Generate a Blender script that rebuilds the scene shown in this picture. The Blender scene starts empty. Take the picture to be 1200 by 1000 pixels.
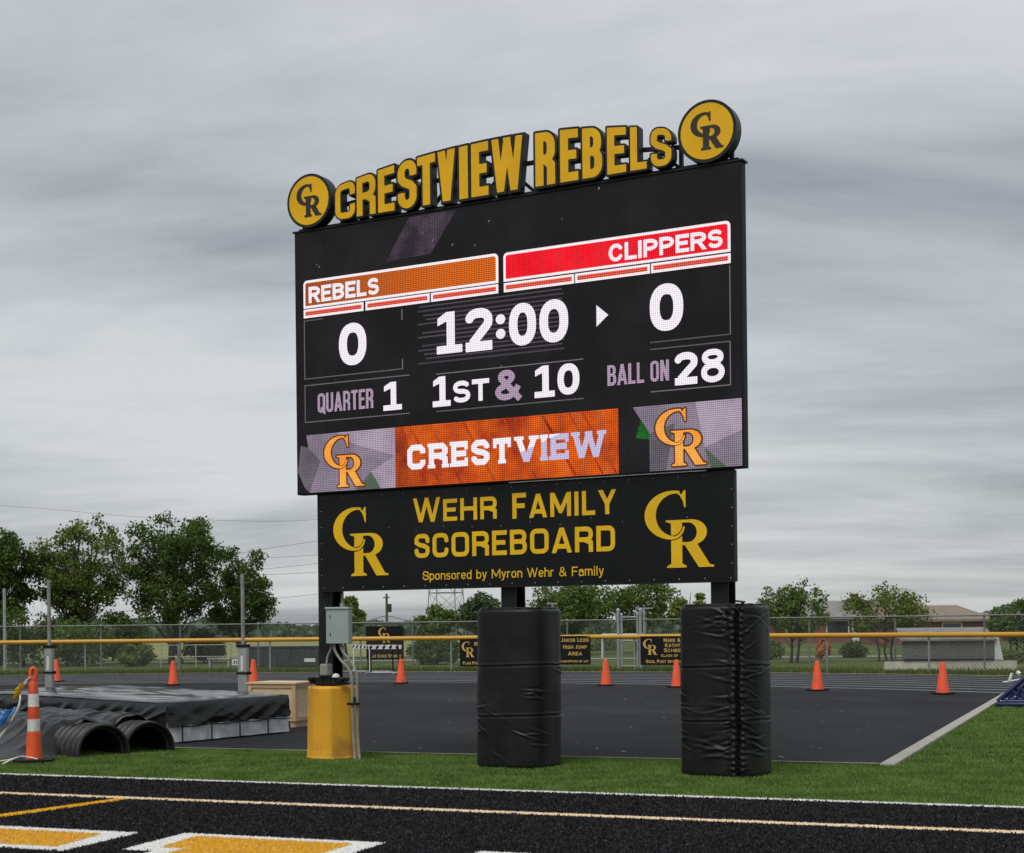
import bpy, bmesh, math, random
import numpy as np
from mathutils import Vector, Matrix, noise as mnoise
from mathutils.geometry import tessellate_polygon

R_ = math.radians
scene = bpy.context.scene
col = scene.collection
random.seed(7)
rng = np.random.default_rng(7)

# ------------------------------------------------------------------ camera
CAM_H, ROLL, FOC, HOR = 1.65, R_(0.62), 1800.0, 733.0     # eye height, roll, focal length and horizon row at 1200 x 1000
cam = bpy.data.cameras.new('camera')
cam_ob = bpy.data.objects.new('camera', cam)
col.objects.link(cam_ob)
cam_ob.location = (0, 0, CAM_H)
cam_ob.rotation_euler = (R_(90), ROLL, 0)
cam.sensor_width = 36
cam.lens = 36 * FOC / 1200
cam.shift_y = (HOR - 500) / 1200
cam.clip_start, cam.clip_end = 0.1, 3000
scene.camera = cam_ob

# ------------------------------------------------------------------ sky, sun, exposure
SUN_EL, SUN_AZ = R_(58), R_(-150)          # high veiled sun, behind the viewer's left shoulder
world = bpy.data.worlds.new('World')
scene.world = world
world.use_nodes = True
wn, wl = world.node_tree.nodes, world.node_tree.links
wn.clear()
def N(tree_nodes, t, **kw):
    n = tree_nodes.new(t)
    for k, v in kw.items(): setattr(n, k, v)
    return n
w_out = N(wn, 'ShaderNodeOutputWorld'); w_bg = N(wn, 'ShaderNodeBackground')
w_bg.inputs['Strength'].default_value = 0.1
w_sky = N(wn, 'ShaderNodeTexSky', sky_type='NISHITA', sun_disc=False)
w_sky.sun_elevation, w_sky.sun_rotation = SUN_EL, R_(180) - 0 + SUN_AZ
w_tc = N(wn, 'ShaderNodeTexCoord'); w_sep = N(wn, 'ShaderNodeSeparateXYZ')
wl.new(w_tc.outputs['Generated'], w_sep.inputs[0])
def wmath(op, a, b=None, clamp=False):
    n = N(wn, 'ShaderNodeMath', operation=op, use_clamp=clamp)
    for i, v in enumerate((a, b)):
        if v is None: continue
        if isinstance(v, (int, float)): n.inputs[i].default_value = v
        else: wl.new(v, n.inputs[i])
    return n.outputs[0]
zc = wmath('ADD', wmath('MAXIMUM', w_sep.outputs[2], 0.0), 0.14)
w_cmb = N(wn, 'ShaderNodeCombineXYZ')                       # a flat cloud layer seen from below
wl.new(wmath('DIVIDE', w_sep.outputs[0], zc), w_cmb.inputs[0]); wl.new(wmath('DIVIDE', w_sep.outputs[1], zc), w_cmb.inputs[1])
def wnoise(scale, sx, sy, detail, rough, off, dist=0.3):
    mp = N(wn, 'ShaderNodeMapping'); mp.inputs['Scale'].default_value = (sx, sy, 1); mp.inputs['Location'].default_value = (off, off * .7, off)
    mp.inputs['Rotation'].default_value = (0, 0, R_(9))
    wl.new(w_cmb.outputs[0], mp.inputs['Vector'])
    n = N(wn, 'ShaderNodeTexNoise'); n.inputs['Scale'].default_value = scale; n.inputs['Detail'].default_value = detail
    n.inputs['Roughness'].default_value = rough; n.inputs['Distortion'].default_value = dist
    wl.new(mp.outputs[0], n.inputs['Vector'])
    return n.outputs['Fac']
n1 = wnoise(0.75, 0.5, 1.0, 10, 0.56, 33.3)
n2 = wnoise(1.7, 0.5, 1.0, 9, 0.6, 37.3, 0.6)
mixn = wmath('ADD', wmath('MULTIPLY', n1, 0.7), wmath('MULTIPLY', n2, 0.3))
w_ramp = N(wn, 'ShaderNodeValToRGB')
cr = w_ramp.color_ramp
cr.elements[0].position = 0.385; cr.elements[0].color = (0.206, 0.224, 0.240, 1)
cr.elements[1].position = 0.61; cr.elements[1].color = (0.475, 0.49, 0.50, 1)
e = cr.elements.new(0.48); e.color = (0.330, 0.350, 0.364, 1)
wl.new(mixn, w_ramp.inputs[0])
w_scale = N(wn, 'ShaderNodeMix', data_type='RGBA', blend_type='MULTIPLY'); w_scale.inputs[0].default_value = 1
wl.new(w_ramp.outputs[0], w_scale.inputs[6]); w_scale.inputs[7].default_value = (10.0, 10.0, 10.0, 1)
w_mix = N(wn, 'ShaderNodeMix', data_type='RGBA'); w_mix.inputs[0].default_value = 0.93
wl.new(w_sky.outputs[0], w_mix.inputs[6]); wl.new(w_scale.outputs[2], w_mix.inputs[7])
wl.new(w_mix.outputs[2], w_bg.inputs['Color']); wl.new(w_bg.outputs[0], w_out.inputs[0])

sun = bpy.data.lights.new('sun', 'SUN'); sun.energy = 1.5; sun.angle = R_(40); sun.color = (1, .97, .92)
sun_ob = bpy.data.objects.new('sun', sun); col.objects.link(sun_ob)
sd = Vector((math.sin(SUN_AZ) * math.cos(SUN_EL), math.cos(SUN_AZ) * math.cos(SUN_EL), math.sin(SUN_EL)))
sun_ob.rotation_euler = sd.to_track_quat('Z', 'Y').to_euler()
sun_ob.location = (0, 0, 60)
scene.view_settings.view_transform = 'Standard'; scene.view_settings.look = 'None'
scene.view_settings.exposure = 0.45; scene.view_settings.gamma = 1.0; scene.view_settings.use_curve_mapping = False
scene.cycles.max_bounces = 6; scene.cycles.transparent_max_bounces = 8

# ------------------------------------------------------------------ helpers
def ray(px, py):
    x, y = px - 600, HOR - py
    return ((x * math.cos(ROLL) + y * math.sin(ROLL)) / FOC, (-x * math.sin(ROLL) + y * math.cos(ROLL)) / FOC)
def spot(px, py, z=0.0):                     # ground point seen at a photo pixel
    a, b = ray(px, py); d = (z - CAM_H) / b
    return Vector((a * d, d, z))
def far(px, py, d):                          # point at distance d seen at a photo pixel
    a, b = ray(px, py)
    return Vector((a * d, d, CAM_H + b * d))
FA = R_(22)
E1, E2 = (math.cos(FA), -math.sin(FA)), (math.sin(FA), math.cos(FA))
def F(a, b, z=0.0):                          # the playing field's own axes: a along the end line, b away from it
    return Vector((a * E1[0] + b * E2[0], 15.31 + a * E1[1] + b * E2[1], z))

def tag(o, label=None, cat=None, group=None, kind=None):
    if label: o['label'] = label
    if cat: o['category'] = cat
    if group: o['group'] = group
    if kind: o['kind'] = kind
    return o
def empty(name, loc=(0, 0, 0), rz=0.0, label=None, cat=None, group=None):
    o = bpy.data.objects.new(name, None); col.objects.link(o)
    o.location = loc; o.rotation_euler = (0, 0, rz); o.empty_display_size = 0.2
    return tag(o, label, cat, group)
def copy_tree(o, parent=None):
    c = o.copy(); col.objects.link(c)
    if parent: c.parent = parent
    for ch in list(o.children): copy_tree(ch, c)
    return c

class MB:
    def __init__(s): s.v, s.f, s.m, s.mi = [], [], [], 0
    def add(s, vs, fs):
        b = len(s.v); s.v += [tuple(p) for p in vs]
        for f in fs: s.f.append(tuple(i + b for i in f)); s.m.append(s.mi)
        return s
    def box(s, c, d, M=None, taper=1.0):
        x, y, z = d[0] / 2, d[1] / 2, d[2] / 2
        vs = [Vector((sx * x * (taper if sz > 0 else 1), sy * y * (taper if sz > 0 else 1), sz * z)) for sz in (-1, 1) for sy in (-1, 1) for sx in (-1, 1)]
        if M is not None: vs = [M @ p for p in vs]
        vs = [p + Vector(c) for p in vs]
        return s.add(vs, [(0, 2, 3, 1), (4, 5, 7, 6), (0, 1, 5, 4), (2, 6, 7, 3), (0, 4, 6, 2), (1, 3, 7, 5)])
    def tube(s, pts, r, n=8, caps=True):
        pts = [Vector(p) for p in pts]; k = len(pts)
        rs = r if isinstance(r, (list, tuple)) else [r] * k
        up = None; rings = []
        for i, p in enumerate(pts):
            t = (pts[min(i + 1, k - 1)] - pts[max(i - 1, 0)]).normalized()
            if up is None:
                up = Vector((0, 0, 1)) if abs(t.z) < .9 else Vector((1, 0, 0))
            a = t.cross(up).normalized(); b = a.cross(t).normalized(); up = b
            rings.append([p + (a * math.cos(2 * math.pi * j / n) + b * math.sin(2 * math.pi * j / n)) * rs[i] for j in range(n)])
        vs = [q for rg in rings for q in rg]
        fs = [(i * n + j, i * n + (j + 1) % n, (i + 1) * n + (j + 1) % n, (i + 1) * n + j) for i in range(k - 1) for j in range(n)]
        if caps: fs += [tuple(range(n - 1, -1, -1)), tuple((k - 1) * n + j for j in range(n))]
        return s.add(vs, fs)
    def lathe(s, prof, n=24, c=(0, 0, 0), square=None):
        vs, fs = [], []
        for r, z in prof:
            for j in range(n):
                a = 2 * math.pi * j / n
                vs.append((c[0] + r * math.cos(a), c[1] + r * math.sin(a), c[2] + z))
        for i in range(len(prof) - 1):
            for j in range(n):
                fs.append((i * n + j, i * n + (j + 1) % n, (i + 1) * n + (j + 1) % n, (i + 1) * n + j))
        fs.append(tuple(range(n - 1, -1, -1))); fs.append(tuple((len(prof) - 1) * n + j for j in range(n)))
        return s.add(vs, fs)
    def sheet(s, pts): return s.add(pts, [tuple(range(len(pts)))])
    def grid(s, P):                            # P: rows of points
        h, w = len(P), len(P[0])
        return s.add([p for r in P for p in r], [(i * w + j, i * w + j + 1, (i + 1) * w + j + 1, (i + 1) * w + j) for i in range(h - 1) for j in range(w - 1)])
    def loops(s, loops, y0, y1, tf=lambda u, z: (u, z), sides=True):   # filled outline in x-z, front face at y0, thickness back to y1
        L = [[Vector((*tf(p[0], p[1]), 0)) for p in lp] for lp in loops]
        flat = [p for lp in L for p in lp]; n = len(flat)
        tris = tessellate_polygon(L)
        vs = [(p.x, y0, p.y) for p in flat] + ([(p.x, y1, p.y) for p in flat] if sides else [])
        fs = []
        for t in tris:
            a, b, c = (flat[i] for i in t)
            if (b.x - a.x) * (c.y - a.y) - (b.y - a.y) * (c.x - a.x) < 0: t = (t[0], t[2], t[1])
            fs.append(tuple(t))
            if sides: fs.append((t[2] + n, t[1] + n, t[0] + n))
        if sides:
            o = 0
            for lp in L:
                k = len(lp)
                for j in range(k): fs.append((o + j, o + n + j, o + n + (j + 1) % k, o + (j + 1) % k))
                o += k
        return s.add(vs, fs)
    def build(s, name, mats, parent=None, smooth=None, bevel=None):
        me = bpy.data.meshes.new(name); me.from_pydata(s.v, [], s.f)
        mats = mats if isinstance(mats, (list, tuple)) else [mats]
        for m in mats: me.materials.append(m)
        if len(mats) > 1: me.polygons.foreach_set('material_index', s.m)
        if smooth is not None:
            me.polygons.foreach_set('use_smooth', [True] * len(me.polygons))
            try: me.set_sharp_from_angle(angle=R_(smooth))
            except Exception: pass
        me.update()
        o = bpy.data.objects.new(name, me); col.objects.link(o)
        if parent: o.parent = parent
        if bevel:
            b = o.modifiers.new('bevel', 'BEVEL'); b.width = bevel; b.segments = 2; b.limit_method = 'ANGLE'; b.angle_limit = R_(40)
        return o

def np_mesh(name, V, Fq, mat, parent=None, smooth=False, mat_idx=None, mats=None):   # V (n,3), Fq (m,k)
    me = bpy.data.meshes.new(name)
    k = Fq.shape[1]
    me.vertices.add(len(V)); me.vertices.foreach_set('co', V.astype(np.float32).ravel())
    me.loops.add(Fq.size); me.loops.foreach_set('vertex_index', Fq.astype(np.int32).ravel())
    me.polygons.add(len(Fq)); me.polygons.foreach_set('loop_start', np.arange(0, Fq.size, k, dtype=np.int32))
    for m in (mats or [mat]): me.materials.append(m)
    if mat_idx is not None: me.polygons.foreach_set('material_index', mat_idx.astype(np.int32))
    me.polygons.foreach_set('use_smooth', np.full(len(Fq), smooth))
    me.update(calc_edges=True)
    o = bpy.data.objects.new(name, me); col.objects.link(o)
    if parent: o.parent = parent
    return o

# ------------------------------------------------------------------ materials
def mat(name, c, rough=0.6, c2=None, scale=8.0, detail=5.0, lo=.35, hi=.65, bump=0.0, bscale=None, spec=0.5, metal=0.0, coord='Object', c3=None, s3=1.0, stretch=None, bdist=0.02):
    m = bpy.data.materials.new(name); m.use_nodes = True
    nt = m.node_tree; b = nt.nodes['Principled BSDF']
    b.inputs['Roughness'].default_value = rough; b.inputs['Specular IOR Level'].default_value = spec; b.inputs['Metallic'].default_value = metal
    tc = nt.nodes.new('ShaderNodeTexCoord'); src = tc.outputs[coord]
    if stretch:
        mp = nt.nodes.new('ShaderNodeMapping'); mp.inputs['Scale'].default_value = stretch; nt.links.new(src, mp.inputs[0]); src = mp.outputs[0]
    def noise(sc, dt):
        n = nt.nodes.new('ShaderNodeTexNoise'); n.inputs['Scale'].default_value = sc; n.inputs['Detail'].default_value = dt
        nt.links.new(src, n.inputs['Vector']); return n.outputs['Fac']
    colr = None
    if c2 is not None:
        rp = nt.nodes.new('ShaderNodeValToRGB'); rp.color_ramp.elements[0].position = lo; rp.color_ramp.elements[1].position = hi
        rp.color_ramp.elements[0].color = (*c, 1); rp.color_ramp.elements[1].color = (*c2, 1)
        nt.links.new(noise(scale, detail), rp.inputs[0]); colr = rp.outputs[0]
        if c3 is not None:
            rp2 = nt.nodes.new('ShaderNodeValToRGB'); rp2.color_ramp.elements[0].position = .52; rp2.color_ramp.elements[1].position = .68
            nt.links.new(noise(s3, 6), rp2.inputs[0])
            mx = nt.nodes.new('ShaderNodeMix'); mx.data_type = 'RGBA'; nt.links.new(rp2.outputs[0], mx.inputs[0]); nt.links.new(colr, mx.inputs[6]); mx.inputs[7].default_value = (*c3, 1)
            colr = mx.outputs[2]
        nt.links.new(colr, b.inputs['Base Color'])
    else: b.inputs['Base Color'].default_value = (*c, 1)
    if bump:
        bp = nt.nodes.new('ShaderNodeBump'); bp.inputs['Strength'].default_value = bump; bp.inputs['Distance'].default_value = bdist
        nt.links.new(noise(bscale or scale, 6), bp.inputs['Height']); nt.links.new(bp.outputs[0], b.inputs['Normal'])
    return m

def leaf_mat(name, c, c2, trans=0.25, ns=.9, wt=.55):
    m = bpy.data.materials.new(name); m.use_nodes = True; nt = m.node_tree
    nt.nodes.clear(); out = nt.nodes.new('ShaderNodeOutputMaterial')
    geo = nt.nodes.new('ShaderNodeNewGeometry'); tc = nt.nodes.new('ShaderNodeTexCoord')
    nz = nt.nodes.new('ShaderNodeTexNoise'); nz.inputs['Scale'].default_value = ns; nz.inputs['Detail'].default_value = 4; nt.links.new(tc.outputs['Object'], nz.inputs['Vector'])
    ad = nt.nodes.new('ShaderNodeMath'); ad.operation = 'MULTIPLY_ADD'; ad.inputs[1].default_value = 1.1 - wt
    nt.links.new(geo.outputs['Random Per Island'], ad.inputs[0])
    sb = nt.nodes.new('ShaderNodeMath'); sb.operation = 'MULTIPLY'; sb.inputs[1].default_value = wt; nt.links.new(nz.outputs['Fac'], sb.inputs[0]); nt.links.new(sb.outputs[0], ad.inputs[2])
    rp = nt.nodes.new('ShaderNodeValToRGB'); rp.color_ramp.elements[0].color = (*c, 1); rp.color_ramp.elements[1].color = (*c2, 1)
    rp.color_ramp.elements[0].position = .25; rp.color_ramp.elements[1].position = .85
    nt.links.new(ad.outputs[0], rp.inputs[0])
    d = nt.nodes.new('ShaderNodeBsdfDiffuse'); t = nt.nodes.new('ShaderNodeBsdfTranslucent'); mx = nt.nodes.new('ShaderNodeMixShader'); mx.inputs[0].default_value = trans
    nt.links.new(rp.outputs[0], d.inputs[0]); nt.links.new(rp.outputs[0], t.inputs[0]); nt.links.new(d.outputs[0], mx.inputs[1]); nt.links.new(t.outputs[0], mx.inputs[2]); nt.links.new(mx.outputs[0], out.inputs[0])
    return m

LED_PITCH = 0.023
def led(name, c, strength=1.0, c2=None, scale=1.2, axis=None, lo=.4, hi=.6, depth=.55, speck=0.0):   # a lit field of LED dots
    m = bpy.data.materials.new(name); m.use_nodes = True; nt = m.node_tree
    b = nt.nodes['Principled BSDF']; b.inputs['Base Color'].default_value = (.005, .005, .0055, 1); b.inputs['Roughness'].default_value = .55; b.inputs['Specular IOR Level'].default_value = .15
    tc = nt.nodes.new('ShaderNodeTexCoord'); sp = nt.nodes.new('ShaderNodeSeparateXYZ'); nt.links.new(tc.outputs['Object'], sp.inputs[0])
    def mt(op, a, b_=None):
        n = nt.nodes.new('ShaderNodeMath'); n.operation = op
        for i, v in enumerate((a, b_)):
            if v is None: continue
            if isinstance(v, (int, float)): n.inputs[i].default_value = v
            else: nt.links.new(v, n.inputs[i])
        return n.outputs[0]
    k = 2 * math.pi / LED_PITCH
    wx = mt('SINE', mt('MULTIPLY', sp.outputs[0], k)); wz = mt('SINE', mt('MULTIPLY', sp.outputs[2], k))
    dots = mt('ADD', 1.0 - depth * .5, mt('MULTIPLY', mt('ADD', wx, wz), depth * .4))
    src = None
    if c2 is not None:
        if axis is not None:
            fac = mt('ADD', mt('MULTIPLY', sp.outputs[0], axis[0]), axis[1])
            if len(axis) > 2: fac = mt('ADD', fac, mt('MULTIPLY', mt('SUBTRACT', sp.outputs[2], 3.55), axis[2]))
        else:
            nz = nt.nodes.new('ShaderNodeTexNoise'); nz.inputs['Scale'].default_value = scale; nz.inputs['Detail'].default_value = 4; nz.inputs['Roughness'].default_value = .65
            nt.links.new(tc.outputs['Object'], nz.inputs['Vector']); fac = nz.outputs['Fac']
        rp = nt.nodes.new('ShaderNodeValToRGB'); rp.color_ramp.elements[0].color = (*c, 1); rp.color_ramp.elements[1].color = (*c2, 1)
        rp.color_ramp.elements[0].position = lo; rp.color_ramp.elements[1].position = hi
        nt.links.new(fac, rp.inputs[0]); nt.links.new(rp.outputs[0], b.inputs['Emission Color'])
    else: b.inputs['Emission Color'].default_value = (*c, 1)
    if speck:
        nz = nt.nodes.new('ShaderNodeTexNoise'); nz.inputs['Scale'].default_value = 60; nz.inputs['Detail'].default_value = 2
        nt.links.new(tc.outputs['Object'], nz.inputs['Vector'])
        dots = mt('MULTIPLY', dots, mt('MAXIMUM', mt('MULTIPLY', mt('SUBTRACT', nz.outputs['Fac'], .5 - speck * .1), 4.0), 0.0))
    nt.links.new(mt('MULTIPLY', dots, strength), b.inputs['Emission Strength'])
    return m

M = dict(
    black_steel=mat('black_steel', (.007, .0075, .008), .5, (.013, .0135, .0145), 6, bump=.05, bscale=40, spec=.3),
    steel=mat('galvanised_steel', (.42, .43, .43), .45, (.30, .31, .31), 5, metal=.35),
    grey_box=mat('grey_enclosure_paint', (.34, .40, .38), .5, (.29, .345, .33), 3),
    conduit=mat('grey_conduit', (.32, .32, .285), .5, (.20, .195, .175), 5),
    gold=mat('gold_face', (.88, .49, .008), .5, (.78, .42, .008), 2.5, spec=.25),
    gold_print=mat('gold_print', (.88, .54, .014), .5, (.78, .46, .012), 3, spec=.25),
    panel_black=mat('gloss_black_panel', (.0032, .0034, .0036), .22, (.006, .006, .0065), 1.5, bump=.25, bscale=1.3, bdist=.03, spec=.25, c3=(.012, .0115, .0105), s3=.7),
    cab=mat('cabinet_black', (.006, .0062, .0065), .6, (.009, .0095, .01), 4, spec=.25),
    letter_side=mat('letter_return_grey', (.010, .011, .012), .45, (.018, .020, .021), 3, spec=.3),
    vinyl=mat('black_vinyl', (.0055, .006, .0062), .43, (.009, .0095, .0098), 7, bump=.12, bscale=22, bdist=.01, spec=.32, c3=(.017, .0165, .0155), s3=2.6),
    tarp=mat('black_tarp', (.005, .0052, .006), .36, (.009, .0095, .0105), 5, bump=.3, bscale=4, bdist=.03, spec=.35),
    matcover=mat('dark_mat_cover', (.006, .0063, .007), .14, (.011, .0115, .0125), 4, bump=.08, bscale=2.2, bdist=.03, spec=.55),
    matskirt=mat('dark_mat_skirt', (.007, .0073, .008), .36, (.012, .0125, .0135), 4, bump=.3, bscale=4, bdist=.03, spec=.4),
    matbase=mat('grey_mat_base', (.62, .63, .63), .5, (.74, .75, .75), 5, bump=.6, bscale=5, bdist=.05),
    pipe=mat('black_plastic_pipe', (.014, .014, .015), .40, (.03, .03, .03), 8, spec=.5),
    yellow=mat('weathered_yellow_paint', (.76, .38, .014), .6, (.66, .32, .014), 3, c3=(.42, .20, .03), s3=2.2, bump=.15, bscale=18),
    concrete=mat('concrete', (.42, .41, .36), .85, (.33, .32, .28), 6, bump=.2, bscale=25),
    orange=mat('orange_cone_plastic', (.92, .105, .03), .5, (.84, .09, .028), 4, c3=(.55, .09, .04), s3=3),
    orange2=mat('orange_post_plastic', (.86, .105, .022), .5, (.76, .09, .02), 9, c3=(.5, .09, .04), s3=4),
    reflect=mat('white_band', (.78, .78, .75), .4, (.62, .61, .57), 12),
    rubber=mat('black_rubber', (.006, .006, .006), .7, (.013, .013, .013), 20, spec=.25),
    rail=mat('yellow_rail', (.62, .32, .025), .4, (.55, .27, .02), .8),
    wood=mat('crate_plywood', (.70, .53, .33), .7, (.60, .44, .26), 3, stretch=(1, 1, 7), bump=.1, bscale=20),
    wood2=mat('crate_batten', (.55, .40, .24), .7, (.46, .33, .19), 5),
    white=mat('white_paint', (.72, .72, .70), .5, (.62, .62, .60), 4),
    blue=mat('navy_powdercoat', (.012, .018, .085), .4, (.018, .026, .11), 6),
    asphalt=mat('dark_pad_surface', (.012, .013, .0155), .85, (.021, .0225, .0255), .5, c3=(.029, .0295, .031), s3=.35, bump=.3, bscale=90, bdist=.006, spec=.15, stretch=(1, .55, 1)),
    lane=mat('lane_surface', (.017, .018, .024), .85, (.026, .0275, .034), .8, bump=.3, bscale=60, bdist=.006, spec=.15),
    laneline=mat('lane_line', (.50, .51, .54), .7, (.36, .37, .40), 3),
    turf_base=mat('green_turf_backing', (.05, .085, .02), .9, (.075, .12, .03), 3, bump=.6, bscale=80, spec=.1),
    black_turf=mat('black_turf_backing', (.005, .005, .006), .9, (.011, .011, .0125), 35, bump=.7, bscale=60, spec=.15),
    grass=mat('field_grass', (.10, .125, .030), .9, (.066, .095, .022), .35, c3=(.14, .155, .05), s3=.06, bump=.6, bscale=9, spec=.1),
    meadow=mat('dry_meadow', (.26, .26, .09), .9, (.19, .20, .06), .15, bump=.5, bscale=4),
    bark=mat('bark', (.045, .036, .028), .9, (.08, .066, .05), 7, bump=.6, bscale=12),
    fence_steel=mat('fence_steel', (.17, .18, .18), .55, (.23, .24, .24), 5, metal=.2),
    wire=mat('fence_wire', (.17, .18, .18), .5, (.22, .23, .23), 8, metal=.3),
    sign_black=mat('sign_black', (.006, .0055, .005), .4, (.009, .008, .007), 4, spec=.25),
    sign_gold=mat('sign_gold', (.60, .40, .10), .5, (.54, .35, .08), 6),
    roof_grey=mat('grey_shingles', (.20, .19, .18), .9, (.26, .25, .235), 3, bump=.4, bscale=12),
    roof_brown=mat('brown_shingles', (.21, .165, .13), .9, (.265, .21, .165), 3, bump=.4, bscale=12),
    brick=mat('red_brick', (.17, .075, .055), .9, (.23, .11, .08), 8),
    siding=mat('weathered_siding', (.095, .095, .095), .9, (.19, .19, .185), 5, stretch=(1, 1, 9)),
    block=mat('concrete_block', (.60, .58, .48), .9, (.48, .46, .38), 4, bump=.3, bscale=8),
    glass=mat('window_glass', (.03, .04, .05), .1, spec=.8),
    green_metal=mat('dark_green_metal', (.018, .032, .026), .6, (.028, .045, .037), 3),
    pole=mat('pole_wood', (.10, .085, .07), .9, (.15, .13, .11), 4, stretch=(1, 1, .1)),
    lattice=mat('lattice_steel', (.22, .23, .24), .6, (.28, .29, .30), 2),
    cable=mat('cable', (.05, .05, .055), .6),
    rope=mat('white_rope', (.70, .70, .68), .8, (.55, .55, .53), 30),
    flag_y=mat('yellow_pennant', (.70, .45, .02), .5, (.60, .38, .02), 8),
    flag_b=mat('blue_pennant', (.06, .24, .62), .5, (.18, .38, .70), 8),
    flag_g=mat('green_pennant', (.01, .09, .04), .5, (.02, .12, .05), 8),
)

# ------------------------------------------------------------------ lettering: outlines from distance fields, traced to polygons
def sd_seg(p, q, t):
    p, q = np.array(p, float), np.array(q, float); c = (p + q) / 2; d = q - p; L = np.hypot(*d) or 1e-9; d = d / L
    def f(X, Y):
        x, y = X - c[0], Y - c[1]
        a = np.abs(x * d[0] + y * d[1]) - L / 2; b = np.abs(-x * d[1] + y * d[0]) - t / 2
        return np.hypot(np.maximum(a, 0), np.maximum(b, 0)) + np.minimum(np.maximum(a, b), 0)
    return f
def sd_disc(c, r): return lambda X, Y: np.hypot(X - c[0], Y - c[1]) - r
def sd_ell(cx, cy, rx, ry): return lambda X, Y: (np.hypot((X - cx) / rx, (Y - cy) / ry) - 1) * min(rx, ry)
def sd_rect(x0, y0, x1, y1):
    def f(X, Y):
        a = np.abs(X - (x0 + x1) / 2) - (x1 - x0) / 2; b = np.abs(Y - (y0 + y1) / 2) - (y1 - y0) / 2
        return np.hypot(np.maximum(a, 0), np.maximum(b, 0)) + np.minimum(np.maximum(a, b), 0)
    return f
def sd_poly(P):
    P = np.array(P, float)
    def f(X, Y):
        d = np.full(X.shape, 1e9); ins = np.zeros(X.shape, bool); n = len(P)
        for i in range(n):
            a, b = P[i], P[(i + 1) % n]; e = b - a; l2 = max(e @ e, 1e-12)
            t = np.clip(((X - a[0]) * e[0] + (Y - a[1]) * e[1]) / l2, 0, 1)
            d = np.minimum(d, np.hypot(X - a[0] - t * e[0], Y - a[1] - t * e[1]))
            if abs(e[1]) > 1e-12:
                c = ((a[1] > Y) != (b[1] > Y)) & (X < e[0] * (Y - a[1]) / e[1] + a[0]); ins ^= c
        return np.where(ins, -d, d)
    return f
def U(*fs): return lambda X, Y: np.minimum.reduce([f(X, Y) for f in fs])
def I(*fs): return lambda X, Y: np.maximum.reduce([f(X, Y) for f in fs])
def SUB(f, g): return lambda X, Y: np.maximum(f(X, Y), -g(X, Y))
def stroke(pts, t):
    pts = [p for i, p in enumerate(pts) if i == 0 or math.hypot(p[0] - pts[i - 1][0], p[1] - pts[i - 1][1]) > 1e-5]
    fs = [sd_seg(pts[i], pts[i + 1], t) for i in range(len(pts) - 1)] + [sd_disc(p, t / 2) for p in pts[1:-1]]
    if math.hypot(pts[0][0] - pts[-1][0], pts[0][1] - pts[-1][1]) < 1e-5: fs.append(sd_disc(pts[0], t / 2))
    return U(*fs)
def arc(cx, cy, rx, ry, a0, a1, n=2.0, k=12):
    o = []
    for i in range(k + 1):
        a = R_(a0 + (a1 - a0) * i / k); c, s = math.cos(a), math.sin(a)
        o.append((cx + rx * math.copysign(abs(c) ** (2 / n), c), cy + ry * math.copysign(abs(s) ** (2 / n), s)))
    return o

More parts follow.
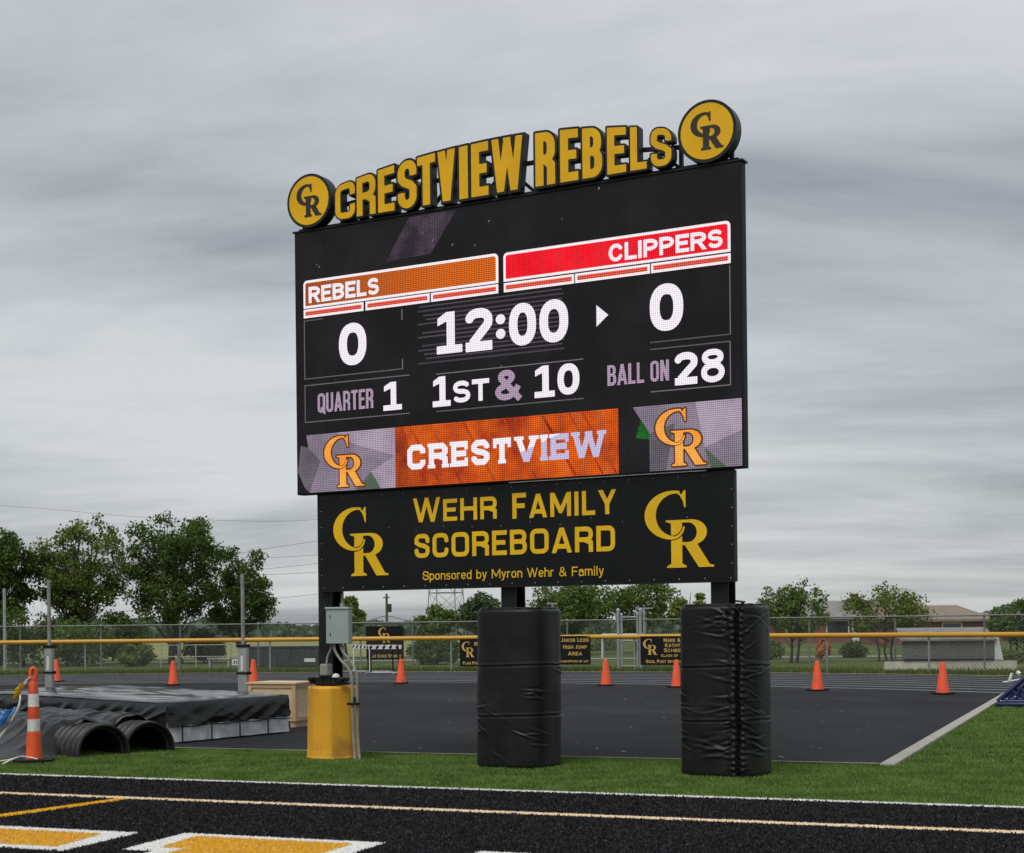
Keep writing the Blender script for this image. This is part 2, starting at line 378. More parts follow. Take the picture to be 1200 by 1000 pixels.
NATW = dict(zip('ABCDEFGHIJKLMNOPQRSTUVWXYZ', [1.02, .9, .9, .94, .8, .76, .95, .95, .3, .6, .95, .74, 1.2, .98, .98, .88, 1.0, .92, .86, .84, .94, 1.0, 1.42, .98, .96, .85]))
NATW.update({'0': .84, '1': .62, '2': .8, '8': .84, '6': .82, '3': .78, '5': .78, '&': 1.02, "'": .22, '-': .4, ':': .34, ' ': .42, '.': .25,
    'a': .66, 'b': .68, 'd': .68, 'e': .66, 'h': .66, 'i': .2, 'l': .2, 'm': 1.02, 'n': .66, 'o': .68, 'p': .68, 'r': .46, 's': .6, 'y': .66})
def glyph(ch, w, t, r=1.0, n=2.0, slab=0.0, a0=30, slab1=True, th=None):
    L, Rr, B, T = t / 2, w - t / 2, t / 2, 1 - t / 2
    m = .52; c = w / 2
    rx = min(r, (Rr - L) / 2)
    def ry(h): return min(r, h / 2)
    def oloop(y0, y1):
        q = ry(y1 - y0)
        p = arc(Rr - rx, y1 - q, rx, q, 0, 90, n) + arc(L + rx, y1 - q, rx, q, 90, 180, n) + arc(L + rx, y0 + q, rx, q, 180, 270, n) + arc(Rr - rx, y0 + q, rx, q, 270, 360, n)
        return p + [p[0]]
    def bowl(y0, y1, xr, xl=None):
        q = ry(y1 - y0); xl = L if xl is None else xl; k = min(r, (xr - xl) * (.5 if r < .5 else .62))
        return [(xl, y1)] + arc(xr - k, y1 - q, k, q, 90, 0, n) + arc(xr - k, y0 + q, k, q, 0, -90, n) + [(xl, y0)]
    def diag(p, q, tt=None, e0=1, e1=1):
        p, q = Vector((*p, 0)), Vector((*q, 0)); d = (q - p).normalized() * t
        return I(sd_seg((p - d * e0)[:2], (q + d * e1)[:2], tt or t), sd_rect(-1, 0, w + 1, 1))
    V_ = lambda x, y0=0, y1=1: sd_rect(x - t / 2, y0, x + t / 2, y1)
    H_ = lambda y, x0=0, x1=w: sd_rect(x0, y - t / 2, x1, y + t / 2)
    straight = r < .4
    q = ry(T - B)
    def cee(gap0, gap1):
        p = []
        if straight: p += [(Rr, .5 + gap0), (Rr, T - q)] + arc(Rr - rx, T - q, rx, q, 0, 90, n)
        else: p += arc(Rr - rx, T - q, rx, q, a0, 90, n)
        p += arc(L + rx, T - q, rx, q, 90, 180, n) + arc(L + rx, B + q, rx, q, 180, 270, n)
        if straight: p += arc(Rr - rx, B + q, rx, q, 270, 360, n) + [(Rr, .5 - gap1)]
        else: p += arc(Rr - rx, B + q, rx, q, 270, 360 - a0, n)
        return stroke(p, t)
    def ess(y0=B, y1=T, sa=24):
        mm = (y0 + y1) / 2 + .015; qu, ql = (y1 - mm) / 2, (mm - y0) / 2; hx = (Rr - L) / 2
        if straight:
            ru, x2 = min(r, (y1 - mm) * .72), rx
            p = [(Rr, .5 + .17), (Rr, y1 - ru)] + arc(Rr - x2, y1 - ru, x2, ru, 0, 90, n) + arc(L + x2, y1 - ru, x2, ru, 90, 180, n)
            p += [(L, mm + .12), (L + (Rr - L) * .25, mm + .035), (L + (Rr - L) * .75, mm - .035), (Rr, mm - .12)]
            p += arc(Rr - x2, y0 + ru, x2, ru, 0, -90, n) + arc(L + x2, y0 + ru, x2, ru, 270, 180, n) + [(L, .5 - .17)]
        else:
            p = arc(c, y1 - qu, hx * .95, qu, sa, 262, n, 22) + arc(c, y0 + ql, hx, ql, 82, -180 + sa, n, 22)
        return stroke(p, t)
    g = None
    if ch == 'A':
        g = U(diag((L * .9, 0), (c, 1.0)), diag((Rr + L * .1, 0), (c, 1.0)), H_(.26, w * .24, w * .76))
    elif ch == 'B': g = U(V_(L), stroke(bowl(m, T, Rr - .02), t), stroke(bowl(B, m, Rr), t))
    elif ch == 'C': g = cee(.13, .13)
    elif ch == 'D': g = U(V_(L), stroke(bowl(B, T, Rr), t))
    elif ch == 'E': g = U(V_(L), H_(T), H_(m - .01, 0, w * .9), H_(B))
    elif ch == 'F': g = U(V_(L), H_(T), H_(m - .02, 0, w * .9))
    elif ch == 'G': g = U(cee(.14, 0), V_(Rr, B, .5), H_(.5 - t / 2, c, w))
    elif ch == 'H': g = U(V_(L), V_(Rr), H_(m))
    elif ch == 'I': g = sd_rect(c - t / 2, 0, c + t / 2, 1)
    elif ch == 'J': g = stroke([(Rr, 1), (Rr, B + q * .8)] + arc(Rr - rx, B + q * .8, rx, q * .8, 0, -150, n), t)
    elif ch == 'K': g = U(V_(L), diag((L + t * .3, .42), (Rr - t * .2, 1)), diag((L + w * .25, .55), (Rr - t * .1, 0)))
    elif ch == 'L': g = U(V_(L), H_(B))
    elif ch == 'M': g = U(V_(L), V_(Rr), diag((L, 1), (c, .2), e1=0), diag((Rr, 1), (c, .2), e1=0), sd_disc((c, .2), t * .42))
    elif ch == 'N': g = U(V_(L), V_(Rr), diag((L, 1), (Rr, 0)))
    elif ch in 'O0': g = stroke(oloop(B, T), t)
    elif ch == 'P': g = U(V_(L), stroke(bowl(m - .06, T, Rr), t))
    elif ch == 'Q': g = U(stroke(oloop(B, T), t), sd_seg((c, .28), (w, -.06), t))
    elif ch == 'R': g = U(V_(L), stroke(bowl(m - .03, T, Rr), t), diag((c + t * .05, m - .05), (Rr + .01, 0), e0=0) if not straight else U(V_(Rr, 0, m - .14), sd_disc((Rr, m - .15), t / 2), sd_disc((c, m - .03), t / 2), sd_seg((c, m - .03), (Rr, m - .15), t)))
    elif ch == 'S': g = ess()
    elif ch == 'T': g = U(H_(T), V_(c))
    elif ch == 'U': g = stroke([(L, 1), (L, B + q)] + arc(L + rx, B + q, rx, q, 180, 270, n) + arc(Rr - rx, B + q, rx, q, 270, 360, n) + [(Rr, 1)], t)
    elif ch == 'V': g = U(diag((L * .95, 1), (c, 0)), diag((Rr + L * .05, 1), (c, 0)))
    elif ch == 'W':
        t2 = t * .92; g = U(diag((L * .9, 1), (w * .28, 0), t2), diag((w * .28, 0), (c, .95), t2), diag((c, .95), (w * .72, 0), t2), diag((w * .72, 0), (Rr + L * .1, 1), t2))
    elif ch == 'X': g = U(diag((L, 0), (Rr, 1)), diag((L, 1), (Rr, 0)))
    elif ch == 'Y': g = U(diag((L * .9, 1), (c, .42), e1=0), diag((Rr + L * .1, 1), (c, .42), e1=0), V_(c, 0, .43), sd_disc((c, .43), t / 2))
    elif ch == '1':
        x = w * .56; g = U(V_(x, 0, 1), sd_poly([(x, 1), (x - t * .5, 1), (w * .06, .86), (w * .06, .68), (x, .82)]))
        if slab1: g = U(g, sd_rect(w * .02, 0, w, t * .85))
    elif ch == '2': g = U(stroke(arc(c, .70, (Rr - L) / 2, T - .70, 168, -35, n, 24) + [(L + t * .35, t * .75)], t), H_(t * .45, w * .02, w * .98))
    elif ch == '8': g = U(stroke(arc(c, .75, (Rr - L) / 2 * .9, T - .75, 0, 360, n, 28), t), stroke(arc(c, .29, (Rr - L) / 2, .29 - B + .02, 0, 360, n, 28), t))
    elif ch == '3': g = stroke(arc(c, .745, (Rr - L) / 2 * .92, T - .745, 155, -88, n, 20) + arc(c, .285, (Rr - L) / 2, .285 - B, 88, -155, n, 20), t)
    elif ch == '5': g = stroke([(Rr - .02, T), (L + .05, T), (L + .02, .55)] + arc(c, .31, (Rr - L) / 2, .31 - B, 125, -155, n, 22), t)
    elif ch == '6': g = U(stroke(arc(c, .31, (Rr - L) / 2, .31 - B, 0, 360, n, 28), t), stroke([(L, .31)] + arc(Rr - .02, .31, Rr - L, T - .31, 180, 100, n), t))
    elif ch == '&': g = U(stroke(arc(w * .42, .755, w * .22, T - .755, -55, 250, n, 28), t * .9), stroke([(w * .30, .64), (w * .94, .02)], t * .95), stroke([(w * .55, .6)] + arc(w * .38, .28, w * .29, .28 - B, 115, 315, n, 22) + [(w * .74, .24), (w * .88, .46)], t * .9))
    elif ch == ':': g = U(sd_disc((c, .36), t * .62), sd_disc((c, .68), t * .62))
    elif ch == "'": g = sd_rect(c - t / 2, .7, c + t / 2, 1)
    elif ch == '-': g = sd_rect(0, .45 - t / 2, w, .45 + t / 2)
    elif ch == '.': g = sd_rect(0, 0, t, t)
    else:
        X = .73; Tx = X - t / 2; qx = min(r, (Tx - B) / 2); o = oloop(B, Tx)
        if ch == 'a': g = U(stroke([(L + .02, Tx - .08)] + arc(c, Tx - .2, (Rr - L) / 2, .2, 140, 0, n), t), V_(Rr, 0, Tx - .2), stroke([(Rr, .44)] + arc(L + .16, .265, .16, .265 - B + .04, 90, 270, n) + [(Rr, .12)], t))
        elif ch == 'b': g = U(V_(L), stroke(o, t))
        elif ch == 'd': g = U(V_(Rr), stroke(o, t))
        elif ch == 'e': g = U(stroke([(L, .37), (Rr, .37)] + arc(c, (B + Tx) / 2, (Rr - L) / 2, (Tx - B) / 2, 0, 320, n, 24), t))
        elif ch in 'hn': g = U(V_(L, 0, 1 if ch == 'h' else X), stroke(arc(c, Tx - .2, (Rr - L) / 2, .2, 180, 0, n) + [(Rr, 0)], t))
        elif ch == 'i': g = U(sd_rect(c - t / 2, 0, c + t / 2, X), sd_disc((c, .92), t * .62))
        elif ch == 'l': g = sd_rect(c - t / 2, 0, c + t / 2, 1)
        elif ch == 'm': g = U(V_(L, 0, X), stroke(arc((L + c) / 2, Tx - .18, (c - L) / 2, .18, 180, 0, n) + [(c, 0)], t), stroke(arc((Rr + c) / 2, Tx - .18, (Rr - c) / 2, .18, 180, 0, n) + [(Rr, 0)], t))
        elif ch == 'o': g = stroke(o, t)
        elif ch == 'p': g = U(sd_rect(0, -.25, t, X), stroke(o, t))
        elif ch == 'r': g = U(V_(L, 0, X), stroke(arc(w * .75, Tx - .2, w * .75 - L, .2, 180, 80, n), t))
        elif ch == 's': g = stroke(arc(c, Tx - .145, (Rr - L) / 2, .145, 25, 255, n, 18) + arc(c, B + .155, (Rr - L) / 2, .155, 75, -155, n, 18), t)
        elif ch == 'y': g = U(sd_seg((L, X), (c, .05), t), stroke([(Rr, X), (c + .01, .03), (c * .7, -.17), (L * .4, -.2)], t))
    if slab:
        e, hh = slab, t * .62
        S = {'R': [(-e, 0, t + e, hh), (w - t - e * .6, 0, w + e, hh), (-e, 1 - hh, .1, 1)], 'E': [(-e, 0, .1, hh), (-e, 1 - hh, .1, 1), (w - hh, .66, w, 1), (w - hh, 0, w, .34)], 'T': [(c - t / 2 - e, 0, c + t / 2 + e, hh), (0, .62, hh, 1), (w - hh, .62, w, 1)],
             'V': [(-e, 1 - hh, t * 1.3 + e, 1), (w - t * 1.3 - e, 1 - hh, w + e, 1)], 'I': [(c - t / 2 - e, 0, c + t / 2 + e, hh), (c - t / 2 - e, 1 - hh, c + t / 2 + e, 1)],
             'W': [(-e, 1 - hh, t + e * 1.4, 1), (w - t - e * 1.4, 1 - hh, w + e, 1), (c - t * .5 - e * .6, 1 - hh, c + t * .5 + e * .6, 1)]}.get(ch, [])
        if S: g = U(g, *[sd_rect(*s_) for s_ in S])
    return g

def contour(f, x0, y0, x1, y1, h, iso=0.0):
    nx, ny = int((x1 - x0) / h) + 2, int((y1 - y0) / h) + 2
    xs, ys = x0 + h * np.arange(nx), y0 + h * np.arange(ny)
    X, Y = np.meshgrid(xs, ys); D = f(X, Y) - iso + 1e-7
    inn = D < 0
    act = np.argwhere((inn[:-1, :-1].astype(int) + inn[1:, :-1] + inn[:-1, 1:] + inn[1:, 1:]) % 4 != 0)
    def ix(i, j, i2, j2):
        a, b = D[i, j], D[i2, j2]; t = a / (a - b)
        return (xs[j] + (xs[j2] - xs[j]) * t, ys[i] + (ys[i2] - ys[i]) * t)
    nxt, pos = {}, {}
    for i, j in act:
        k = (inn[i, j] << 0) | (inn[i, j + 1] << 1) | (inn[i + 1, j + 1] << 2) | (inn[i + 1, j] << 3)
        e = {'b': ('h', i, j), 't': ('h', i + 1, j), 'l': ('v', i, j), 'r': ('v', i, j + 1)}
        seg = {1: 'bl', 2: 'rb', 3: 'rl', 4: 'tr', 5: 'bltr', 6: 'tb', 7: 'tl', 8: 'lt', 9: 'bt', 10: 'rblt', 11: 'rt', 12: 'lr', 13: 'br', 14: 'lb'}[int(k)]
        for s in range(0, len(seg), 2):
            a, b = e[seg[s]], e[seg[s + 1]]; nxt[a] = b
            for q in (a, b):
                if q not in pos: pos[q] = ix(q[1], q[2], q[1], q[2] + 1) if q[0] == 'h' else ix(q[1], q[2], q[1] + 1, q[2])
    loops = []
    while nxt:
        s = next(iter(nxt)); lp = []; cur = s
        while cur in nxt:
            lp.append(pos[cur]); cur = nxt.pop(cur)
        if len(lp) > 6: loops.append(simplify(lp, h * .09))
    return loops
def simplify(P, eps):
    A = np.array(P); n = len(A)
    k = int(np.argmax(((A - A[0]) ** 2).sum(1)))
    def dp(i, j):
        out, st = [i], [(i, j)]
        keep = {i, j}
        while st:
            a, b = st.pop()
            if b - a < 2: continue
            p, q = A[a], A[b % n]; d = q - p; L = np.hypot(*d)
            S = A[a + 1:b]
            dist = np.abs((S[:, 0] - p[0]) * d[1] - (S[:, 1] - p[1]) * d[0]) / L if L > 1e-9 else np.hypot(*(S - p).T)
            m = int(np.argmax(dist))
            if dist[m] > eps: keep.add(a + 1 + m); st += [(a, a + 1 + m), (a + 1 + m, b)]
        return keep
    idx = sorted(dp(0, k) | dp(k, n)); idx = [i for i in idx if i < n]
    return [tuple(A[i]) for i in idx]

_gc = {}
def gl(ch, w, iso=0.0, res=70, **st):
    key = (ch, round(w, 3), iso, res, tuple(sorted(st.items())))
    if key not in _gc:
        mg = max(iso, 0) + .12
        _gc[key] = contour(glyph(ch, w, **st), -mg, -mg - (.25 if ch in 'py' else 0), w + mg, 1 + mg, 1 / res, iso)
    return _gc[key]
def text(mb, s, x0, x1, z0, z1, y0, y1, gap=.12, res=70, iso=0.0, small=None, slope=0.0, **st):
    """letters of s fitted between x0 and x1, baseline z0, cap height z1-z0; small: letters set at that smaller size (small caps)"""
    H = z1 - z0
    hs = [1.0 if (small is None or (i == 0 or s[i - 1] == ' ')) else small for i in range(len(s))]
    fixed = sum((st['t'] if ch in "I'" else 0) * h for ch, h in zip(s, hs)) + gap * (len(s) - 1)
    flex = sum((0 if ch in "I'" else NATW[ch]) * h for ch, h in zip(s, hs))
    k = max(.3, ((x1 - x0) / H - fixed) / flex)
    x = x0
    for ch, h in zip(s, hs):
        w = st['t'] if ch in "I'" else NATW[ch] * k
        if ch != ' ':
            for_loops = gl(ch, w, iso, res, **st)
            mb.loops(for_loops, y0, y1, lambda u, z, x=x, h=h: (x + u * H * h, z0 + z * H * h + slope * (x + u * H * h - x0)))
        x += (w * h + gap) * H
    return mb

def monogram_fields():
    outer, inner = sd_ell(.40, .683, .40, .317), sd_ell(.445, .683, .285, .278)
    ring = SUB(outer, inner)
    up = I(ring, U(sd_rect(-.1, .3, .40, 1.1), sd_rect(.39, .80, .50, 1.1)))
    serif = sd_poly([(.49, .965), (.52, .945), (.565, 1.0), (.583, 1.0), (.583, .775), (.566, .775), (.545, .86), (.50, .935), (.46, .965)])
    tail_out = arc(.395, .55, .175, .184, -95, -8, 2, 14); tail_in = arc(.395, .57, .155, .166, -12, -95, 2, 14)
    tail = sd_poly(tail_out + tail_in)
    Cf = U(up, serif, tail)
    stem = sd_rect(.375, 0, .53, .617)
    sb = sd_poly([(.315, 0), (.59, 0), (.59, .022), (.53, .05), (.375, .05), (.315, .022)])
    stp = sd_poly([(.30, .617), (.45, .617), (.45, .56), (.375, .575), (.30, .598)])
    bow = SUB(U(sd_ell(.66, .453, .215, .164), sd_rect(.45, .29, .66, .617)), U(sd_ell(.61, .453, .125, .128), sd_rect(.52, .325, .61, .581)))
    leg = sd_poly([(.55, .325), (.72, .33), (.91, .035), (.97, .022), (.97, 0), (.76, 0), (.56, .30)])
    Rf = U(stem, sb, stp, bow, leg)
    Rf = SUB(Rf, lambda X, Y: tail(X, Y) - .014)
    return Cf, Rf
_mc = {}
def mono_loops(res, iso=0.0):
    if (res, iso) not in _mc:
        Cf, Rf = monogram_fields()
        _mc[(res, iso)] = contour(U(Cf, Rf) if iso else Cf, -.12, -.12, 1.1, 1.12, 1 / res, iso) if iso else contour(Cf, -.1, -.1, 1.08, 1.1, 1 / res) + contour(Rf, -.1, -.1, 1.08, 1.1, 1 / res)
    return _mc[(res, iso)]
def monogram(mb, x0, x1, z0, z1, y0, y1, res=100, iso=0.0):
    sx, sz = (x1 - x0) / .96, z1 - z0
    mb.loops(mono_loops(res, iso), y0, y1, lambda u, z: (x0 + u * sx, z0 + z * sz))
    return mb
def rrect(x0, z0, x1, z1, r=0.0, k=6, corners='1111'):
    if r <= 0: return [(x0, z0), (x1, z0), (x1, z1), (x0, z1)]
    o = []
    for (cx, cz, a, f) in ((x0 + r, z0 + r, 180, corners[0]), (x1 - r, z0 + r, 270, corners[1]), (x1 - r, z1 - r, 0, corners[2]), (x0 + r, z1 - r, 90, corners[3])):
        if f == '1': o += [(cx + r * math.cos(R_(a + 90 * i / k)), cz + r * math.sin(R_(a + 90 * i / k))) for i in range(k + 1)]
        else: o.append((x0 if cx < (x0 + x1) / 2 else x1, z0 if cz < (z0 + z1) / 2 else z1))
    return o

# ================================================================== the setting
def sheet(name, pts, z, m, kind='structure', thick=0.0):
    mb = MB(); mb.sheet([(p[0], p[1], z) for p in pts])
    return tag(mb.build(name, m), kind=kind)

g = 40
mb = MB(); mb.grid([[(-1500 + 3000 * i / g, -60 + 2400 * j / g, 0) for i in range(g + 1)] for j in range(g + 1)])
tag(mb.build('ground', M['grass']), kind='structure')

TC = Vector((-13.5, 17.0, 0)); R0, LANES, LW = 30.3, 7, 1.2           # centre and inner radius of the running track's bend
def ring(r0, r1, a0, a1, z, n=90):
    return [[(TC.x + r * math.cos(R_(a0 + (a1 - a0) * i / n)), TC.y + r * math.sin(R_(a0 + (a1 - a0) * i / n)), z) for i in range(n + 1)] for r in (r1, r0)]
mb = MB(); mb.grid(ring(R0, R0 + LANES * LW + .5, 168, -6, .004)); tag(mb.build('running_track', M['lane']), kind='structure')
for k in range(LANES + 1):
    mb = MB(); mb.grid(ring(R0 + k * LW - .06, R0 + k * LW + .06, 168, -6, .008)); tag(mb.build('lane_line', M['laneline']), kind='structure')
mb = MB(); mb.grid(ring(R0 + LANES * LW + .5, R0 + LANES * LW + .72, 168, -6, .03)); tag(mb.build('track_edge_kerb', M['concrete']), kind='structure')

# the black surfaced area between the end line turf and the bend
pts = [F(3.05, 3.72), ]
for i in range(60):
    a = R_(28 + (168 - 28) * i / 59)
    pts.append(Vector((TC.x + (R0 - .05) * math.cos(a), TC.y + (R0 - .05) * math.sin(a), 0)))
pts = [p for p in pts if (F(3.05, 0) - p).dot(Vector((E1[0], E1[1], 0))) > -1e-3]
c_top = None
for b in np.arange(3.72, 40, .02):
    if (F(3.05, b) - TC).length > R0 - .05: c_top = F(3.05, b); break
pts = [F(3.05, 3.72), c_top] + pts[1:] + [F(-26, 3.72)]
sheet('jump_area_surface', pts, .004, M['asphalt'])
mb = MB()
p0, p1 = F(3.05, 3.6), c_top
d = (p1 - p0).normalized(); nrm = Vector((d.y, -d.x, 0)) * .17
mb.sheet([p0 + Vector((0, 0, .03)), p0 + nrm + Vector((0, 0, .03)), p1 + nrm + Vector((0, 0, .03)), p1 + Vector((0, 0, .03))])
mb.sheet([p0 + nrm + Vector((0, 0, .03)), p0 + nrm, p1 + nrm, p1 + nrm + Vector((0, 0, .03))])
mb.sheet([p0, p0 + nrm, p0 + nrm + Vector((0, 0, .03)), p0 + Vector((0, 0, .03))])
mb.sheet([p1 + Vector((0, 0, .03)), p1, p0, p0 + Vector((0, 0, .03))])
tag(mb.build('concrete_kerb', M['concrete']), kind='structure')
mb = MB()
mb.sheet([F(-26, 3.66, .009), F(3.05, 3.62, .026), F(3.05, 3.73, .026), F(-26, 3.73, .009)])
tag(mb.build('pad_edge_strip', mat('edge_strip', (.30, .29, .25), .9, (.05, .055, .04), 1.2)), kind='structure')

# field turf: green strip behind the end line, black turf in front of it
sheet('green_turf', [F(-30, 0), F(30, 0), F(30, 30), F(3.2, 30), F(3.2, 3.66), F(-30, 3.66)], .006 - .004, M['turf_base'])
sheet('black_end_zone', [F(-30, -14.5), F(30, -14.5), F(30, 0), F(-30, 0)], .004, M['black_turf'])

def inframe(P, m=1.25):
    x, y = P[:, 0], P[:, 1]
    return (np.abs(x) < y * (600 / FOC) * m + .4) & (y > 5.5)
def blades(P, h, w, lean, seed, ang=None):            # P (n,3) roots -> triangle blades
    r = np.random.default_rng(seed); n = len(P)
    a = r.uniform(0, 2 * np.pi, n); hh = h * r.uniform(.55, 1.2, n); ww = w * r.uniform(.7, 1.3, n)
    d = np.stack([np.cos(a), np.sin(a), np.zeros(n)], 1)
    la = r.uniform(0, 2 * np.pi, n); ll = lean * hh * r.uniform(.2, 1, n)
    tip = P + np.stack([np.cos(la) * ll, np.sin(la) * ll, hh], 1)
    V = np.stack([P - d * ww[:, None] / 2, P + d * ww[:, None] / 2, tip], 1).reshape(-1, 3)
    return V, np.arange(3 * n).reshape(-1, 3)
def fpts(a0, a1, b0, b1, n, seed, z=.004):
    r = np.random.default_rng(seed)
    a = r.uniform(a0, a1, n); b = r.uniform(b0, b1, n)
    P = np.stack([a * E1[0] + b * E2[0], 15.31 + a * E1[1] + b * E2[1], np.full(n, z)], 1)
    return P, a, b
MARKS = []
def line_mesh(name, outline_ab, m, blade_m, seed, dens=9000, h=.014):
    """a turf marking: ragged coloured sheet with coloured blades standing in it"""
    A = np.array(outline_ab); MARKS.append(A)
    n = max(30, int(dens * (np.ptp(A[:, 0]) * np.ptp(A[:, 1]))))
    P, a, b = fpts(A[:, 0].min() - .03, A[:, 0].max() + .03, A[:, 1].min() - .03, A[:, 1].max() + .03, n, seed)
    f = sd_poly(A)(a, b)
    k = (f < np.random.default_rng(seed + 1).normal(0, .009, n)) & inframe(P)
    V, T = blades(P[k], h, .011, .6, seed)
    o = np_mesh(name, V, T, blade_m)
    mb = MB(); mb.sheet([F(p[0], p[1], .008) for p in outline_ab]); s = mb.build(name, m)
    # join the base sheet into the same mesh
    bm = bmesh.new(); bm.from_mesh(o.data); bm.from_mesh(s.data); bm.to_mesh(o.data); bm.free()
    bpy.data.objects.remove(s)
    return tag(o, kind='structure')
tw = mat('turf_white', (.84, .84, .82), .85, (.72, .72, .70), 40)
tcream = mat('turf_cream', (.84, .62, .38), .85, (.86, .76, .60), 22)
ty = mat('turf_yellow', (.82, .49, .012), .85, (.70, .39, .01), 30)
line_mesh('end_line', [(-9, -.11), (8, -.11), (8, .01), (-9, .01)], tw, tw, 11)
line_mesh('inner_line', [(-9, -1.79), (8, -1.79), (8, -1.64), (-9, -1.64)], tcream, tcream, 12)
line_mesh('diagonal_line', [(-3.74, -3.55), (-3.55, -3.55), (-3.28, -1.80), (-3.44, -1.80)], ty, ty, 13)
def inset_letter(polys, seed):
    """one painted field letter: white outline with a yellow fill"""
    for out, inn in polys:
        line_mesh('field_letter_outline', out, tw, tw, seed)
        o = line_mesh('field_letter_fill', inn, ty, ty, seed + 5, h=.019)
        o.location.z = .004
inset_letter([([(-4.6, -3.83), (-1.72, -3.83), (-1.66, -4.86), (-4.6, -4.86)], [(-4.45, -4.01), (-1.95, -4.01), (-1.84, -4.70), (-2.9, -4.70), (-2.93, -4.52), (-4.45, -4.52)])], 21)
inset_letter([([(-1.34, -3.74), (.46, -3.74), (.54, -7.2), (-1.0, -7.2), (-1.0, -4.66), (-1.28, -4.66)], [(-1.12, -3.90), (.25, -3.90), (.36, -7.0), (-.82, -7.0), (-.82, -4.48), (-1.05, -4.48)])], 41)
inset_letter([([(1.32, -3.92), (3.4, -3.95), (3.4, -4.9), (1.36, -4.9)], [(1.48, -4.10), (3.24, -4.12), (3.24, -4.74), (1.50, -4.74)])], 61)

gb = leaf_mat('turf_blade_green', (.062, .118, .024), (.235, .34, .095), .25, 2.1, .85)
P, a, b = fpts(-9, 9, .0, 3.70, 230000, 31, .002); P = P[inframe(P)]
V, T = blades(P, .030, .011, .9, 3)
P2, a, b = fpts(3.24, 14, 3.6, 22, 200000, 32, .002)
k = inframe(P2) & (np.random.default_rng(5).uniform(0, 1, len(P2)) < np.clip(19 / P2[:, 1], 0, 1) ** 1.6); P2 = P2[k]
V2, T2 = blades(P2, .036, .017, .9, 4)
tag(np_mesh('turf_grass', np.concatenate([V, V2]), np.concatenate([T, T2 + len(V)]), gb), kind='stuff')
def off_marks(a, b, P, m=.004):
    k = inframe(P)
    for A in MARKS: k &= ~((a > A[:, 0].min() - .05) & (a < A[:, 0].max() + .05)) | (sd_poly(A)(a, b) > m + np.random.default_rng(3).normal(0, .006, len(a)))
    return k
kb = mat('turf_blade_black', (.008, .008, .0092), .8, (.030, .030, .034), 55, spec=.2)
P, a, b = fpts(-9, 9, -6.0, -.1, 260000, 33, .004)
P = P[off_marks(a, b, P)]
V, T = blades(P, .021, .010, 1.0, 6)
tag(np_mesh('black_turf_pile', V, T, kb), kind='stuff')
# loose black granules worked up out of the pile
P, a, b = fpts(-9, 9, -6.0, -.1, 70000, 34, .012); P = P[off_marks(a, b, P, .015)]
V, T = blades(P, .015, .022, 1.2, 7)
tag(np_mesh('rubber_crumb', V, T, mat('crumb', (.016, .016, .019), .8, (.052, .052, .058), 70, spec=.2)), kind='stuff')

# rough grass along the foot of the fence, scraps on the dark surface
r_ = np.random.default_rng(71); n = 42000
aa = np.radians(r_.uniform(22, 120, n)); rr_ = R0 + LANES * LW + .75 + np.abs(r_.normal(0, .28, n)) + r_.uniform(0, 1, n) ** 3 * 5
P = np.stack([TC.x + rr_ * np.cos(aa), TC.y + rr_ * np.sin(aa), np.zeros(n)], 1)
V, T = blades(P, .15, .035, .6, 72)
tag(np_mesh('rough_grass', V, T, leaf_mat('rough_grass_leaf', (.07, .10, .025), (.17, .20, .06), .2)), kind='stuff')
mb = MB()
for k in range(46):
    p = spot(random.uniform(430, 1020), random.uniform(815, 890)); q = random.uniform(.008, .035) * (1 if k < 40 else 2.2)
    mb.sheet([p + Vector((q * math.cos(a) * random.uniform(.5, 1.2), q * math.sin(a) * random.uniform(.5, 1.2), .010 + .004 * math.sin(a * 2))) for a in (0, 1.3, 2.5, 3.7, 5.0)])
tag(mb.build('litter', mat('litter', (.45, .45, .43), .8, (.20, .20, .19), 3)), kind='stuff')
# far meadow, hills of trees
mb = MB(); mb.sheet([(-120, 84, .02), (-2, 84, .02), (-6, 260, .02), (-260, 260, .02)]); tag(mb.build('dry_meadow', M['meadow']), kind='structure')
mb = MB(); mb.sheet([(-45, 76.5, .024), (40, 68, .024), (40, 71, .024), (-45, 79.5, .024)]); tag(mb.build('service_road', mat('road_gravel', (.20, .195, .18), .9, (.27, .26, .24), 2)), kind='structure')

LEAF = dict(dark=leaf_mat('leaf_dark', (0.045, 0.077, 0.021), (0.137, 0.201, 0.056)), olive=leaf_mat('leaf_olive', (.078, .108, .024), (.215, .265, .075)),
            mid=leaf_mat('leaf_mid', (0.063, 0.105, 0.028), (0.184, 0.254, 0.074)), blue=leaf_mat('leaf_bluish', (0.049, 0.081, 0.038), (0.131, 0.184, 0.088)),
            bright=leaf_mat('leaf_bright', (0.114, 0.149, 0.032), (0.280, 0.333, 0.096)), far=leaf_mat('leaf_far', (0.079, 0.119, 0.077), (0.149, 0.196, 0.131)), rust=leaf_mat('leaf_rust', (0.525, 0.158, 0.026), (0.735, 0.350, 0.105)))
def leaf_quads(P, size, seed, flat=.0):
    r = np.random.default_rng(seed); n = len(P)
    u = r.normal(size=(n, 3)); u /= np.linalg.norm(u, axis=1)[:, None]
    v = r.normal(size=(n, 3)); v -= (v * u).sum(1)[:, None] * u; v /= np.linalg.norm(v, axis=1)[:, None]
    s = size * r.uniform(.6, 1.35, n)[:, None]
    V = np.stack([P - u * s * .6, P - v * s * .34, P + u * s * .6, P + v * s * .34], 1).reshape(-1, 3)
    return V, np.arange(4 * n).reshape(-1, 4)
